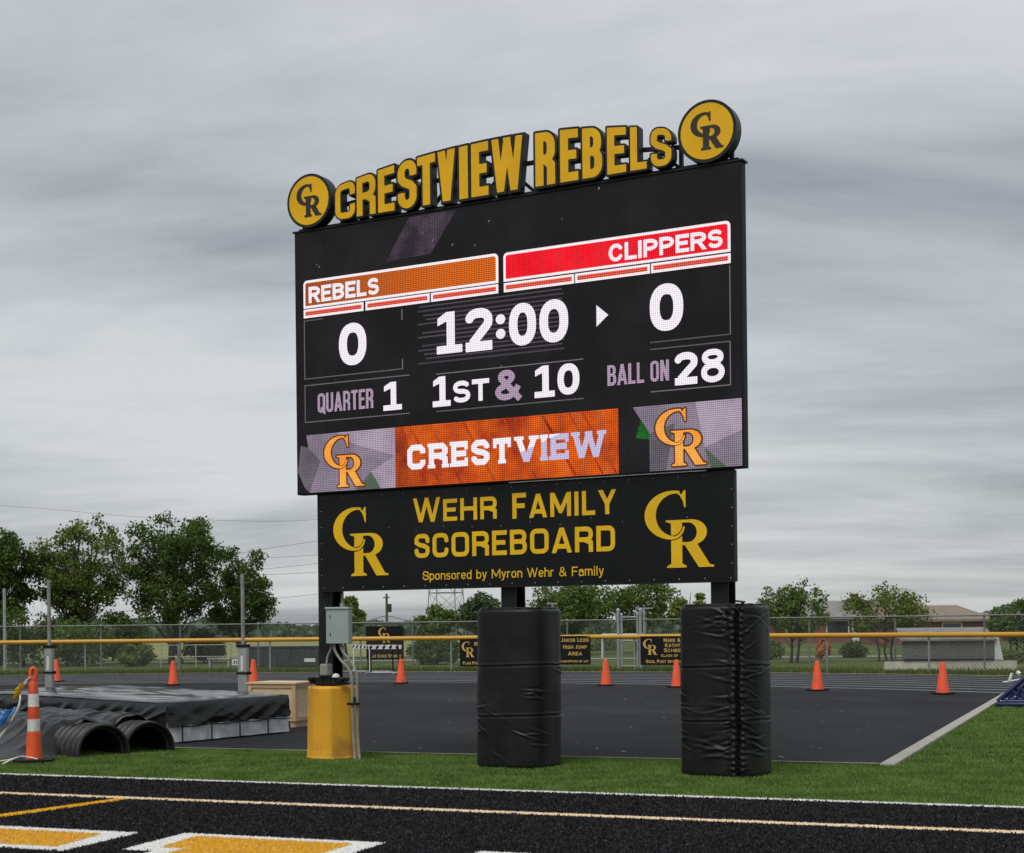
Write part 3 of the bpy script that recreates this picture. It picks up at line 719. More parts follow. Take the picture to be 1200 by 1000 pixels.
def make_tree(name, x, y, h, w, base, seed, leaf, nleaf=9000, size=.17, label='', group=None, trunks=1, nblob=34, cat='tree', top=.42, gaps=.0, blob=.17, depth=None):
    """tapered trunk(s) with limbs reaching to clumps of leaves spread through the crown's volume; base = height of the lowest leaves"""
    r = random.Random(seed); nr = np.random.default_rng(seed)
    root = empty(name, (x, y, 0), r.uniform(0, 6), label, cat, group)
    ch = h - base; cz = base + ch * top; dw = (depth or w)
    centres = []
    while len(centres) < nblob:
        p = Vector((r.uniform(-1, 1), r.uniform(-1, 1), r.uniform(-1, 1)))
        zz = p.z
        prof = (1 - max(0, zz) ** 2.4) if zz > 0 else (1 - (-zz) ** 2.6)
        if math.hypot(p.x, p.y) > max(.05, prof) ** .6 * .88: continue
        if math.hypot(p.x, p.y) < .30 and abs(zz) < .5 and r.random() < .55: continue
        z = cz + (zz * (h - cz) * .90 if zz > 0 else zz * (cz - base) * .9)
        centres.append(Vector((p.x * w / 2, p.y * dw / 2, z)))
    mb = MB()
    for k in range(trunks):
        ox = (k - (trunks - 1) / 2) * w * .10
        pts = [Vector((ox + r.uniform(-.02, .02) * h + ox * 1.2 * t, r.uniform(-.02, .02) * h, h * .86 * t)) for t in (0, .15, .3, .45, .6, .8, 1)]
        tr = h * .021 / (trunks ** .4)
        mb.tube(pts, [tr * q for q in (1.35, 1.0, .88, .75, .6, .36, .1)], 8)
        for c in centres[k::trunks]:
            zs = min(max(c.z - r.uniform(.12, .3) * h, base * .55), h * .7)
            t = zs / (h * .86); i = min(5, int(t * 6)); tt = (0, .15, .3, .45, .6, .8, 1)
            i = max(j for j in range(6) if tt[j] <= t); s = pts[i].lerp(pts[i + 1], (t - tt[i]) / (tt[i + 1] - tt[i]))
            mid = s.lerp(c, .5) + Vector((0, 0, -.03 * h))
            mb.tube([s, mid, c], [tr * .36, tr * .22, tr * .06], 5, False)
    mb.build('trunk', M['bark'], root, smooth=60)
    cs = np.array([tuple(c) for c in centres]); br = w * blob * nr.uniform(.65, 1.25, len(cs)) 
    wt = br ** 2 / (br ** 2).sum(); pick = nr.choice(len(cs), nleaf, p=wt)
    d = nr.normal(size=(nleaf, 3)); d /= np.linalg.norm(d, axis=1)[:, None]
    rad = br[pick] * nr.uniform(.25, 1.12, nleaf) ** .6
    P = cs[pick] + d * rad[:, None] * np.array([1, 1, .78])
    sub = nr.normal(size=(nleaf // 14 + 1, 3)) * w * .02
    P += sub[nr.integers(0, len(sub), nleaf)]
    P[:, 2] = np.maximum(P[:, 2], .05)
    V, Q = leaf_quads(P, size, seed + 1)
    np_mesh('crown', V, Q, LEAF[leaf], root)
    return root
def tree_px(px, topy, d, wpx, base_px=None, base=None, **kw):
    """a tree standing at distance d whose top and width were read off the photograph"""
    p = far(px, topy, d); w = wpx / FOC * d
    b = base if base is not None else max(.15, far(px, base_px, d).z)
    return make_tree(kw.pop('name', 'broadleaf_tree'), p.x, d, p.z, w, b, **kw)
G1 = 'tall trees behind the fence'
tree_px(-6, 602, 73, 100, 742, seed=1, leaf='dark', nleaf=14500, size=.135, label='dark green tree cut off by the left edge of the photo', group=G1, trunks=2, nblob=100, blob=.088)
tree_px(91, 596, 75, 116, 740, seed=2, leaf='olive', nleaf=15000, size=.135, label='yellowish olive tree with bare stems showing, second from the left edge', group=G1, trunks=3, nblob=110, top=.46, blob=.085)
tree_px(202, 588, 72, 126, 744, seed=3, leaf='dark', nleaf=17500, size=.135, label='tallest dark green tree, full crowned, between the two grey uprights', group=G1, trunks=3, nblob=120, top=.50, blob=.083)
tree_px(281, 632, 76, 92, 748, seed=4, leaf='dark', nleaf=11500, size=.13, label='shorter dark tree right behind the grey upright nearest the scoreboard', group=G1, trunks=2, nblob=80, blob=.095)
for i, (px, tp, d, w, lf, lb) in enumerate([(28, 706, 70, 96, 'dark', 'low dark shrub under the leftmost tree behind the fence'), (92, 728, 70, 92, 'mid', 'low green shrub under the olive tree behind the fence'),
        (142, 716, 74, 70, 'dark', 'dark shrub filling the gap beside the tallest tree'), (160, 756, 68, 46, 'olive', 'small olive shrub in front of the tallest tree'), (238, 740, 74, 60, 'dark', 'dark shrub below the tallest tree on its scoreboard side')]):
    tree_px(px, tp, d, w, base=.1, seed=20 + i, leaf=lf, nleaf=4200, size=.13, label=lb, group='shrubs under the tall trees', name='shrub', cat='shrub', nblob=34, blob=.13)
G2 = 'trees beyond the field seen under the scoreboard'
tree_px(404, 690, 82, 46, 745, seed=31, leaf='bright', nleaf=5000, size=.17, label='bright green tree just right of the grey electrical box', group=G2, nblob=20, top=.4)
tree_px(512, 712, 78, 50, 742, seed=32, leaf='mid', nleaf=4200, size=.15, label='small round tree in front of the lattice tower', group=G2, nblob=20)
tree_px(511, 742, 66, 62, base=.1, seed=33, leaf='dark', nleaf=5200, size=.12, label='dark round bush on the grass below the lattice tower', name='bush', cat='bush', nblob=40, blob=.14, group='bushes beyond the fence')
tree_px(566, 696, 92, 66, 742, seed=34, leaf='blue', nleaf=5500, size=.2, label='bluish dark tree left of the middle post', group=G2, nblob=24)
tree_px(600, 716, 105, 60, 742, seed=35, leaf='blue', nleaf=3500, size=.22, label='low dark tree hidden mostly by the middle post', group=G2, nblob=18)
tree_px(665, 676, 84, 108, 744, seed=36, leaf='mid', nleaf=9500, size=.16, label='broad spreading tree right of the middle post', group=G2, nblob=60, top=.45, blob=.11)
tree_px(745, 668, 88, 96, 742, seed=37, leaf='mid', nleaf=7500, size=.15, label='airy tree with sky showing through, between the two black pads', group=G2, nblob=56, trunks=2, blob=.105)
tree_px(808, 682, 80, 46, 738, seed=38, leaf='bright', nleaf=4200, size=.16, label='narrow light green tree beside the right post', group=G2, nblob=18)
tree_px(625, 735, 70, 50, base=.2, seed=39, leaf='mid', nleaf=2200, size=.15, label='bush low behind the middle pad', name='bush', cat='bush', nblob=12, blob=.22, group='bushes beyond the fence')
G3 = 'small trees by the houses'
tree_px(931, 676, 62, 92, 746, seed=41, leaf='mid', nleaf=6000, size=.105, label='open rounded tree right of the wrinkled black pad', group=G3, nblob=64, trunks=2, blob=.09)
tree_px(1037, 683, 63, 106, 748, seed=42, leaf='olive', nleaf=6400, size=.10, label='olive tree with several stems in front of the brown roofed house', group=G3, nblob=64, trunks=3, blob=.092)
tree_px(1192, 701, 60, 70, 752, seed=43, leaf='mid', nleaf=5200, size=.11, label='green shrubby tree at the right edge above the blue sled', group=G3, nblob=52, trunks=3, blob=.11)
tree_px(1098, 714, 120, 18, 740, seed=44, leaf='far', nleaf=900, size=.2, label='tiny dark tree top over the brown roof', group=G3, nblob=8)
for i, (px, tp, d, w, lf, lb) in enumerate([(962, 746, 66, 18, 'rust', 'small bush with orange blossom near the houses'), (905, 752, 68, 34, 'mid', 'green bush at the foot of the wrinkled pad'),
        (1000, 754, 70, 34, 'dark', 'dark bush in front of the house door'), (855, 748, 75, 60, 'mid', 'bush mostly hidden behind the wrinkled pad'), (700, 752, 96, 60, 'dark', 'dark hedge bush behind the wire gate'), (1178, 762, 58, 40, 'olive', 'twiggy bush beside the dugout block wall')]):
    tree_px(px, tp, d, w, base=.1, seed=60 + i, leaf=lf, nleaf=1500, size=.12, label=lb, group='bushes beyond the fence', name='bush', cat='bush', nblob=10, blob=.24)

# far woods along the horizon: one mass
nr = np.random.default_rng(99)
n = 26000
az = nr.uniform(-.40, .40, n); dist = nr.uniform(250, 420, n)
hmax = 2.6 + 1.1 * np.sin(az * 23 + 1) + .8 * np.sin(az * 61) + .7 * np.sin(az * 133 + 2); hmax = np.maximum(hmax, 1.6) * dist / 330
P = np.stack([az * dist, dist, hmax * nr.uniform(0, 1, n) ** .8], 1)
V, Q = leaf_quads(P, 1.5, 98)
tag(np_mesh('distant_woods', V, Q, LEAF['far']), kind='stuff')
# ------------------------------------------------------------------ fences
def on_ring(rad, deg): return Vector((TC.x + rad * math.cos(R_(deg)), TC.y + rad * math.sin(R_(deg)), 0))
def chain_link(rad, a0, a1, z0, z1, pitch=.065, wr=.0032):
    """woven wire: zigzag wires, each a thin three-sided rod, wrapped along the arc"""
    Ln = rad * R_(abs(a1 - a0)); nw = int(Ln / pitch); nz = int((z1 - z0) / (pitch * .9)); 
    i = np.arange(nw)[:, None]; j = np.arange(nz + 1)[None, :]
    s = (i + ((i + j) % 2) * 1.0) * pitch + np.zeros((nw, nz + 1)); z = z0 + j * (z1 - z0) / nz + np.zeros((nw, nz + 1))
    def wrap(s, z, off):
        a = R_(a0) - s / rad * (1 if a1 < a0 else -1)
        return np.stack([TC.x + (rad + off) * np.cos(a), TC.y + (rad + off) * np.sin(a), z], -1)
    rings = [wrap(s + wr * c1, z, wr * c2) for c1, c2 in ((-1, -.6), (1, -.6), (0, 1.1))]
    V = np.stack(rings, 2).reshape(-1, 3)
    base = ((np.arange(nw)[:, None] * (nz + 1) + np.arange(nz)[None, :]) * 3).reshape(-1)
    Q = np.concatenate([np.stack([base + k, base + (k + 1) % 3, base + 3 + (k + 1) % 3, base + 3 + k], 1) for k in range(3)])
    return V, Q
RF1, RF2 = R0 + LANES * LW + 1.0, R0 + LANES * LW + 4.6
def fence(name, rad, a0, a1, h, step, label, extra=None, rail_r=.028, post_r=.032, rail_mat='steel'):
    root = empty(name, on_ring(rad, (a0 + a1) / 2), 0, label, 'fence'); off = -root.location
    V, Q = chain_link(rad, a0, a1, .04, h - .02)
    V = V + np.array(off); np_mesh('wire_mesh', V, Q, M['wire'], root)
    n = int(rad * R_(abs(a1 - a0)) / step)
    for k in range(n + 1):
        p = on_ring(rad + .05, a0 + (a1 - a0) * k / n) + off
        mb = MB(); mb.tube([p, p + Vector((0, 0, h))], post_r, 8); mb.lathe([(post_r * 1.25, 0), (post_r * 1.1, .03), (post_r * .3, .055)], 8, (p.x, p.y, p.z + h - .01))
        mb.build('post', M['fence_steel'] if rad > RF1 + 1 else M['steel'], root, smooth=50)
    mb = MB(); mb.tube([on_ring(rad, a0 + (a1 - a0) * k / 60) + off + Vector((0, 0, h - .03)) for k in range(61)], rail_r, 8)
    mb.build('top_rail', M[rail_mat], root, smooth=60)
    return root, off
f2, _ = fence('tall_chain_link_fence', RF2, 118, 24, 1.84, 3.05, 'tall grey chain link fence behind the yellow topped fence', rail_r=.024, rail_mat='fence_steel')
f1, off = fence('low_chain_link_fence', RF1, 118, 24, 1.25, 3.3, 'low chain link fence with a thick yellow cap along the track', rail_r=.078, rail_mat='rail')
for k in range(12):                        # joints in the yellow cap
    pass
# gate posts of the tall fence, by the middle of the picture
gx = [spot(724, 789), spot(748, 789)]
gate = empty('wire_gate', on_ring(RF2 - .6, 66), 0, 'grey wire gate with tall round posts between the two black pads', 'gate')
go = -gate.location
angs = [math.degrees(math.atan2(far(px, 740, 54).y - TC.y, far(px, 740, 54).x - TC.x)) for px in (724.5, 728.5, 749, 753)]
for k, (px, hh) in enumerate(((724.5, 2.15), (728.5, 1.98), (747, 1.98), (750.5, 2.15))):
    a, b = ray(px, 740)
    q = next(Vector((a * t, t, 0)) for t in np.arange(44, 75, .02) if (Vector((a * t, t, 0)) - TC).length > RF2 - .6)
    p = q + go
    mb = MB(); rr = .06 if hh > 2 else .04
    mb.tube([p, p + Vector((0, 0, hh))], rr, 10); mb.lathe([(rr * 1.2, 0), (rr * 1.1, .05), (rr * .2, .10)], 10, (p.x, p.y, hh - .01)); mb.build('post', M['steel'], gate, smooth=50)
    if k == 1: ga = p
    if k == 2: gb_ = p
for z in (1.9, 1.05, .12):
    mb = MB(); mb.tube([ga + Vector((0, 0, z)), gb_ + Vector((0, 0, z))], .026, 8); mb.build('rail', M['steel'], gate, smooth=50)

# ------------------------------------------------------------------ sponsor signs on the fences
SGN = dict(t=.17, r=1.0)
def sign(px, py, rad, w, h, zc, lines, mono, label, name='sponsor_sign', bold=.19):
    a, b = ray(px, py)
    q = next(Vector((a * t, t, 0)) for t in np.arange(38, 80, .02) if (Vector((a * t, t, 0)) - TC).length > rad)
    d = (q - TC).normalized()
    rz = math.atan2(d.y, d.x) - math.pi / 2
    root = empty(name, (q.x, q.y, zc), rz, label, 'sign', 'sponsor signs on the fence')
    mb = MB(); mb.loops([rrect(-w / 2, -h / 2, w / 2, h / 2, .02)], 0, .012); mb.build('board', M['sign_black'], root)
    for (s, x0, x1, z0, z1) in lines:
        mb = MB(); text(mb, s, x0, x1, z0, z1, -.006, -.001, .13, 40, small=.86 if s.isupper() else None, t=bold, r=.9, n=2.3); mb.build('lettering', M['sign_gold'], root)
    for (x0, x1, z0, z1) in mono:
        mb = MB(); monogram(mb, x0, x1, z0, z1, -.006, -.001, 50); mb.build('monogram', M['sign_gold'], root)
    return root
R1 = RF1 - .10
sign(451, 752, RF2 - .12, 1.5, 1.30, 1.02, [('BUTLER THE PRINTER', -.68, .68, -.20, -.05), ('PLAY CLOCK SPONSOR', -.64, .64, -.56, -.43)], [(-.26, .22, .02, .60)], 'largest black sponsor sign, high on the tall fence behind the hurdles')
sign(566, 766, R1, 1.75, .98, .69, [('B', -.32, -.20, .25, .38), ('FLAG POLE', -.76, -.10, -.42, -.31)], [(-.80, -.33, -.16, .40)], 'black sponsor sign half hidden by the left side of the smooth pad')
sign(662.5, 764.5, R1, 1.86, 1.0, .76, [('JAKOB LEON', -.15, .86, .29, .43), ('HIGH JUMP', -.08, .80, .05, .19), ('AREA', .10, .62, -.18, -.04), ("STATE CHAMPION 6'-10'", -.78, .86, -.42, -.33)], [(-.82, -.30, -.16, .42)], 'black sign about the high jump area, right beside the smooth pad')
sign(778, 765.5, R1, 1.72, .98, .74, [('MARK & KATHY', -.02, .80, .30, .42), ('KATHY', .05, .60, .12, .25), ('SCHEEL', .0, .72, -.05, .08), ('CLASS OF', -.10, .52, -.21, -.12), ('GOAL POST SPONSOR', -.66, .74, -.42, -.31)][1:] + [('MARK &', .0, .60, .29, .42)], [(-.76, -.24, -.14, .40)], 'black sign left of the wrinkled pad with a cone before its corner')

# ================================================================== the scoreboard
SB = empty('scoreboard', (-.12, 17.91, 0), R_(-28.8), 'tall black scoreboard with lit display, gold letter crest on top and sponsor panel below', 'scoreboard')
def hbeam(mb, u, y0, z0, z1, w=.20, d=.23, t=.018):
    mb.box((u, y0 + t / 2, (z0 + z1) / 2), (w, t, z1 - z0)); mb.box((u, y0 + d - t / 2, (z0 + z1) / 2), (w, t, z1 - z0))
    mb.box((u, y0 + d / 2, (z0 + z1) / 2), (t, d - 2 * t - .002, z1 - z0))
for u, zb in ((-2.622, .80), (.015, 0), (2.645, 0)):
    mb = MB(); hbeam(mb, u, .145, zb, 6.5); mb.build('post', M['black_steel'], SB)
# cabinet of the lit display
DISP = MB(); DISP.box((.0365, .07, 4.963), (5.927, .136, 3.294))
disp = DISP.build('display_cabinet', M['cab'], SB, bevel=.008)
mb = MB()
for u in np.linspace(-2.2, 2.3, 5): mb.box((u, .143, 4.96), (.9, .008, 3.1))
mb.build('rear_door', M['black_steel'], disp)
mb = MB(); mb.loops([rrect(-2.905, 3.335, 2.98, 6.585)], -.004, .0005)
face = mb.build('led_face', led('led_idle', (.012, .011, .013), .45, (.034, .030, .035), scale=.7, lo=.45, hi=.75, depth=.7), disp)
mb = MB()
for k in range(13):
    u = -2.905 + 5.885 * k / 13
    if k: mb.box((u, -.0045, 4.96), (.004, .0016, 3.24))
for k in range(1, 6): mb.box((.0375, -.0047, 3.335 + 3.25 * k / 6), (5.88, .0016, .003))
mb.build('module_seam', M['cab'], disp)
W_ = led('led_white', (.95, .88, .95), .86, depth=.42)
PINKW = led('led_rim', (.95, .84, .87), .86, depth=.3)
ORG = led('led_orange', (.42, .085, .012), .95, (.72, .135, .005), axis=(.36, 1.0), lo=.05, hi=.75, depth=.75)
RED = led('led_red', (.80, .0, .012), 1.05, (.90, .008, .02), scale=2.0, depth=.62)
CORAL = led('led_coral', (.85, .10, .06), .92, depth=.75)
MAUVE = led('led_mauve', (.50, .36, .50), .80, depth=.6)
DIM = led('led_line', (.17, .145, .17), .9, depth=.8)
DIM2 = led('led_stripe', (.085, .070, .088), .9, depth=.8)
BLKL = led('led_black', (.004, .004, .005), .5)
YL, YM, YT = -.0075, -.011, -.0145          # three layers of lit content, millimetres apart
def lit(name, mats, fn, parent=disp):
    mb = MB(); fn(mb); return mb.build(name, mats, parent)
def banner(x0, x1, zb, zt, fillm, corners, name):
    def fn(mb):
        mb.mi = 0; mb.loops([rrect(x0, zb, x1, zt, .055, 6, corners)], YL, -.0042)
        mb.mi = 1; mb.loops([rrect(x0 + .032, zb + .03, x1 - .032, zt - .032, .03, 6, corners)], YM, YL + .0005)
    return lit('team_banner', [PINKW, fillm], fn)
banner(-2.79, .008, 5.642, 5.99, ORG, '0011', 'team_banner')
banner(.078, 2.873, 5.645, 5.982, RED, '0011', 'team_banner')
for x0, x1 in ((-2.79, -1.887), (-1.857, -.937), (-.915, .005), (.08, .992), (1.006, 1.928), (1.942, 2.873)):
    def fn(mb):
        mb.mi = 0; mb.loops([rrect(x0, 5.523, x1, 5.629)], YL, -.0042)
        mb.mi = 1; mb.loops([rrect(x0 + .03, 5.551, x1 - .03, 5.601)], YM, YL + .0005)
    lit('timeout_bar', [PINKW, CORAL], fn)
BOLD = dict(t=.215, r=1.0, n=2.15)
lit('team_name', W_, lambda mb: text(mb, 'REBELS', -2.706, -1.655, 5.702, 5.905, YT, YM - .0005, .10, 60, **BOLD))
lit('team_name', W_, lambda mb: text(mb, 'CLIPPERS', 1.432, 2.785, 5.706, 5.902, YT, YM - .0005, .10, 60, **BOLD))
DIG = dict(t=.225, r=.36, n=2.3)
def digits(name, s, x0, x1, z0, z1, m=W_, gap=.13, st=DIG): return lit(name, m, lambda mb: text(mb, s, x0, x1, z0, z1, YT, YM, gap, 70, **st))
D1 = dict(t=.225, r=1.0, n=2.35)
digits('score_digit', '0', -2.253, -1.847, 4.871, 5.39, st=D1)
digits('score_digit', '0', 1.924, 2.322, 4.868, 5.388, st=D1)
def clock(mb):
    for s, a, b, z0, z1 in (('1', -.845, -.485, 4.885, 5.378), ('2', -.445, -.072, 4.88, 5.375), ('0', .147, .502, 4.882, 5.372), ('0', .546, .916, 4.878, 5.368)):
        text(mb, s, a, b, z0, z1, YT, YM, 0, 70, **D1)
    for z in (5.215, 5.045): mb.loops([[(.035 + .062 * math.cos(2 * math.pi * k / 24), z + .058 * math.sin(2 * math.pi * k / 24)) for k in range(24)]], YT, YM)
lit('clock_digits', W_, clock)
lit('possession_arrow', W_, lambda mb: mb.loops([[(1.272, 5.001), (1.417, 5.119), (1.272, 5.243)]], YT, YM))
COND = dict(t=.145, r=.15, n=2.2)
lit('caption', MAUVE, lambda mb: text(mb, 'QUARTER', -2.586, -1.755, 4.322, 4.562, YT, YM, .07, 60, **COND))
lit('caption', MAUVE, lambda mb: (text(mb, 'BALL', 1.400, 1.846, 4.322, 4.553, YT, YM, .07, 60, **COND), text(mb, 'ON', 1.923, 2.144, 4.322, 4.553, YT, YM, .07, 60, **COND)))
digits('quarter_digit', '1', -1.612, -1.341, 4.272, 4.615, st=D1)
lit('down_text', W_, lambda mb: (text(mb, '1', -.908, -.654, 4.262, 4.621, YT, YM, 0, 70, **D1), text(mb, 'ST', -.621, -.128, 4.288, 4.545, YT, YM, .10, 70, t=.215, r=1.0, n=2.2)))
lit('ampersand', MAUVE, lambda mb: text(mb, '&', -.040, .304, 4.262, 4.624, YT, YM, 0, 70, t=.22, r=1.0))
lit('distance_digits', W_, lambda mb: (text(mb, '1', .468, .734, 4.26, 4.624, YT, YM, 0, 70, **D1), text(mb, '0', .771, 1.048, 4.266, 4.621, YT, YM, 0, 70, **D1)))
lit('yard_digits', W_, lambda mb: (text(mb, '2', 2.209, 2.482, 4.262, 4.612, YT, YM, 0, 70, **D1), text(mb, '8', 2.523, 2.792, 4.264, 4.618, YT, YM, 0, 70, t=.185, r=1.0, n=2.2)))
def lines(mb, segs, w=.013):
    for (x0, z0, x1, z1) in segs:
        if x0 == x1: mb.loops([rrect(x0 - w / 2, min(z0, z1), x0 + w / 2, max(z0, z1))], YL, -.0042)
        else: mb.loops([rrect(min(x0, x1), z0 - w / 2, max(x0, x1), z0 + w / 2)], YL - .0004, -.0042)
lit('frame_line', DIM, lambda mb: lines(mb, [(-2.785, 4.76, -2.785, 5.49), (-2.785, 4.76, -1.33, 4.76), (-1.33, 5.35, -1.33, 5.48), (-1.33, 4.76, -1.33, 4.88), (-2.785, 5.49, -2.5, 5.49),
    (-2.785, 4.22, -2.785, 4.68), (-2.785, 4.68, -1.235, 4.68), (-2.785, 4.22, -1.235, 4.22)]))
lit('frame_line', DIM, lambda mb: lines(mb, [(1.92, 4.757, 2.862, 4.757), (2.862, 4.757, 2.862, 5.5), (1.92, 4.683, 2.855, 4.683), (2.855, 4.212, 2.855, 4.683), (1.92, 4.212, 2.855, 4.212)]))
lit('frame_line', DIM, lambda mb: lines(mb, [(-.86, 4.655, 1.097, 4.655), (-.86, 4.207, 1.095, 4.207)]))
lit('clock_stripe', DIM2, lambda mb: lines(mb, [(-1.1 + .25 * random.random() * (k % 3), z, .855 - .02 * (k % 2), z) for k, z in enumerate(np.arange(4.80, 5.50, .052))], .018))
# the dim coloured patches of the picture shown on the display
lit('purple_patch', led('led_purple', (.030, .020, .033), 1.0, (.085, .058, .085), scale=3, depth=.9), lambda mb: mb.loops([[(-1.553, 6.077), (-.913, 6.10), (-.551, 6.575), (-1.209, 6.578)]], YL, -.0042))
FAC = [led('led_facet_%s' % n_, c, .80, c2, scale=2.2, depth=.62) for n_, c, c2 in (('light', (.40, .31, .41), (.52, .42, .53)), ('middle', (.25, .205, .27), (.34, .27, .35)), ('dark', (.13, .115, .14), (.19, .165, .195)), ('green', (.10, .14, .10), (.15, .17, .14)))]
def facet(mb, polys):
    for k, (i, p) in enumerate(polys): mb.mi = i; mb.loops([p], YL - .0001 * (k % 4), -.0042)
lit('logo_backdrop', FAC, lambda mb: facet(mb, [(1, [(-2.77, 4.055), (-2.30, 4.058), (-2.55, 3.72), (-2.74, 3.90)]), (0, [(-2.30, 4.058), (-1.447, 4.06), (-1.447, 3.72), (-2.05, 3.90)]), (1, [(-2.30, 4.058), (-2.05, 3.90), (-1.447, 3.72), (-1.80, 3.55), (-2.55, 3.72)]),
    (2, [(-2.90, 3.60), (-2.86, 3.93), (-2.74, 3.90), (-2.55, 3.72), (-2.73, 3.34), (-2.80, 3.40)]), (1, [(-2.73, 3.336), (-2.55, 3.72), (-1.80, 3.55), (-2.02, 3.336)]), (3, [(-2.02, 3.336), (-1.80, 3.55), (-1.66, 3.336)]), (0, [(-1.80, 3.55), (-1.447, 3.72), (-1.447, 3.336), (-1.66, 3.336)])]))
lit('logo_backdrop', FAC, lambda mb: facet(mb, [(1, [(1.705, 4.058), (2.45, 4.06), (2.20, 3.85), (1.90, 3.75)]), (0, [(2.45, 4.06), (2.978, 4.06), (2.978, 3.72), (2.55, 3.56)]), (1, [(2.20, 3.85), (2.45, 4.06), (2.55, 3.56), (2.15, 3.60)]), (2, [(1.90, 3.75), (2.20, 3.85), (2.15, 3.60), (1.90, 3.5)]), (2, [(1.90, 3.5), (2.15, 3.60), (2.10, 3.336), (1.90, 3.336)]),
    (1, [(2.15, 3.60), (2.55, 3.56), (2.62, 3.336), (2.10, 3.336)]), (3, [(2.55, 3.56), (2.80, 3.336), (2.62, 3.336)]), (1, [(2.55, 3.56), (2.978, 3.72), (2.978, 3.336), (2.80, 3.336)])]))
lit('green_patch', led('led_green', (.004, .05, .008), 1.0, (.01, .16, .02), scale=5, depth=.7), lambda mb: mb.loops([[(1.735, 3.715), (1.895, 3.69), (1.895, 3.78), (1.80, 3.915)]], YL, -.0042))
FIRE = led('led_fire', (.36, .022, .004), .98, (.80, .125, .004), scale=1.6, lo=.36, hi=.62, depth=.72)
FIRE2 = led('led_fire_streak', (.25, .018, .005), .9, (.60, .085, .005), scale=2.4, lo=.36, hi=.62, depth=.72)
def fire(mb):
    mb.mi = 0; mb.loops([rrect(-1.442, 3.336, 1.522, 4.062)], YL, -.0042)
    mb.mi = 1
    for a, w_ in ((-1.25, .035), (-.95, .018), (-.5, .03), (.05, .02), (.55, .04), (.9, .02), (1.06, .03)):
        mb.loops([[(a, 4.055), (a + .42, 3.34), (a + .42 + w_, 3.34), (a + w_, 4.055)]], YL - .0012, YL + .0002)
    mb.loops([[(-1.44, 4.06), (-1.44, 3.34), (-1.10, 3.34), (-1.33, 4.06)]], YL - .001, YL + .0002)
lit('word_backdrop', [FIRE, FIRE2], fire)
def two_tone(name, hi_c, lo_c):
    m = led(name, lo_c, .86, hi_c, axis=(-.35 * 9, .5, 9), lo=.45, hi=.55, depth=.42); return m
LILAC = two_tone('led_lilac', (.95, .89, .95), (.56, .52, .76))
lit('word_lettering', W_, lambda mb: text(mb, 'CREST', -1.27, .155, 3.535, 3.832, YT, YM, .17, 80, t=.235, r=.13, n=1.05, slab=.06))
lit('word_lettering', LILAC, lambda mb: text(mb, 'VIEW', .215, 1.36, 3.535, 3.832, YT, YM, .17, 80, t=.235, r=.13, n=1.05, slab=.06))
LOGO = led('led_logo', (.92, .30, .03), .85, (.95, .42, .07), scale=3, depth=.34)
LOGO_D = led('led_logo_rim', (.10, .025, .008), .9, depth=.5)
for x0, x1, z0, z1 in ((-2.493, -1.905, 3.382, 4.014), (1.978, 2.565, 3.377, 4.002)):
    def fn(mb):
        mb.mi = 0; monogram(mb, x0, x1, z0, z1, YM, YL - .0006, 80, .028)
        mb.mi = 1; monogram(mb, x0, x1, z0, z1, YT, YM + .0005, 100)
    lit('display_logo', [LOGO_D, LOGO], fn)
rs = random.Random(12)
def specks(mb):
    for k in range(13):
        u, z = rs.uniform(-2.8, 2.85), rs.choice((rs.uniform(6.02, 6.55), rs.uniform(6.02, 6.55), rs.uniform(4.1, 5.4)))
        w_ = rs.uniform(.006, .012); h_ = rs.uniform(.006, .03)
        mb.loops([[(u, z), (u + w_, z + .004), (u + w_ + .012, z + h_), (u + .010, z + h_)]], YL - .0006, -.0042)
lit('stray_pixel', led('led_stray', (.30, .30, .30), .7, depth=.3), specks)
# metal lip along the display's underside
mb = MB(); mb.box((1.33, .035, 3.311), (2.45, .05, .010)); mb.build('drip_edge', M['steel'], disp)
mb = MB(); mb.box((.0365, .07, 6.617), (5.97, .16, .018)); mb.build('cap_flashing', M['black_steel'], disp)

# sponsor panel
mb = MB()
xs = [-2.655, -.82, 1.0, 2.848]
for a, b_ in zip(xs[:-1], xs[1:]): mb.box(((a + b_) / 2, .115, 2.704), (b_ - a - .004, .05, 1.198))
pan = mb.build('sponsor_panel', M['panel_black'], SB)
mb = MB(); mb.box((.0965, .115, 3.3095), (5.49, .06, .0115)); mb.box((2.853, .10, 2.704), (.012, .085, 1.205)); mb.box((.0965, .10, 2.101), (5.50, .085, .012)); mb.build('panel_trim', M['black_steel'], pan)
mb = MB()
for u in np.linspace(-2.6, 2.8, 19):
    for z in (2.135, 3.262, 2.70) if 0 else (2.135, 3.262): mb.lathe([(.011, 0), (.008, .004)], 8, (u, 0, 0)); 
mb = MB()
for u in np.linspace(-2.6, 2.8, 19):
    for z in (2.140, 3.265): mb.box((u, .088, z), (.013, .006, .013))
for z in np.linspace(2.3, 3.1, 5):
    for u in (-2.62, 2.82): mb.box((u, .088, z), (.012, .006, .012))
for u in np.linspace(-2.0, 2.3, 12): mb.box((u, .088, 2.83 + .03 * math.sin(u * 7)), (.010, .006, .010))
mb.build('screw', M['conduit'], pan)
YP0, YP1 = .0835, .0895
DIN = dict(t=.185, r=.21, n=2.3)
mb = MB(); text(mb, 'WEHR', -1.257, -.098, 2.905, 3.197, YP0, YP1, .15, 70, small=.90, **DIN); mb.build('lettering', M['gold_print'], pan)
mb = MB(); text(mb, 'FAMILY', .112, 1.44, 2.893, 3.19, YP0, YP1, .15, 70, small=.93, **DIN); mb.build('lettering', M['gold_print'], pan)
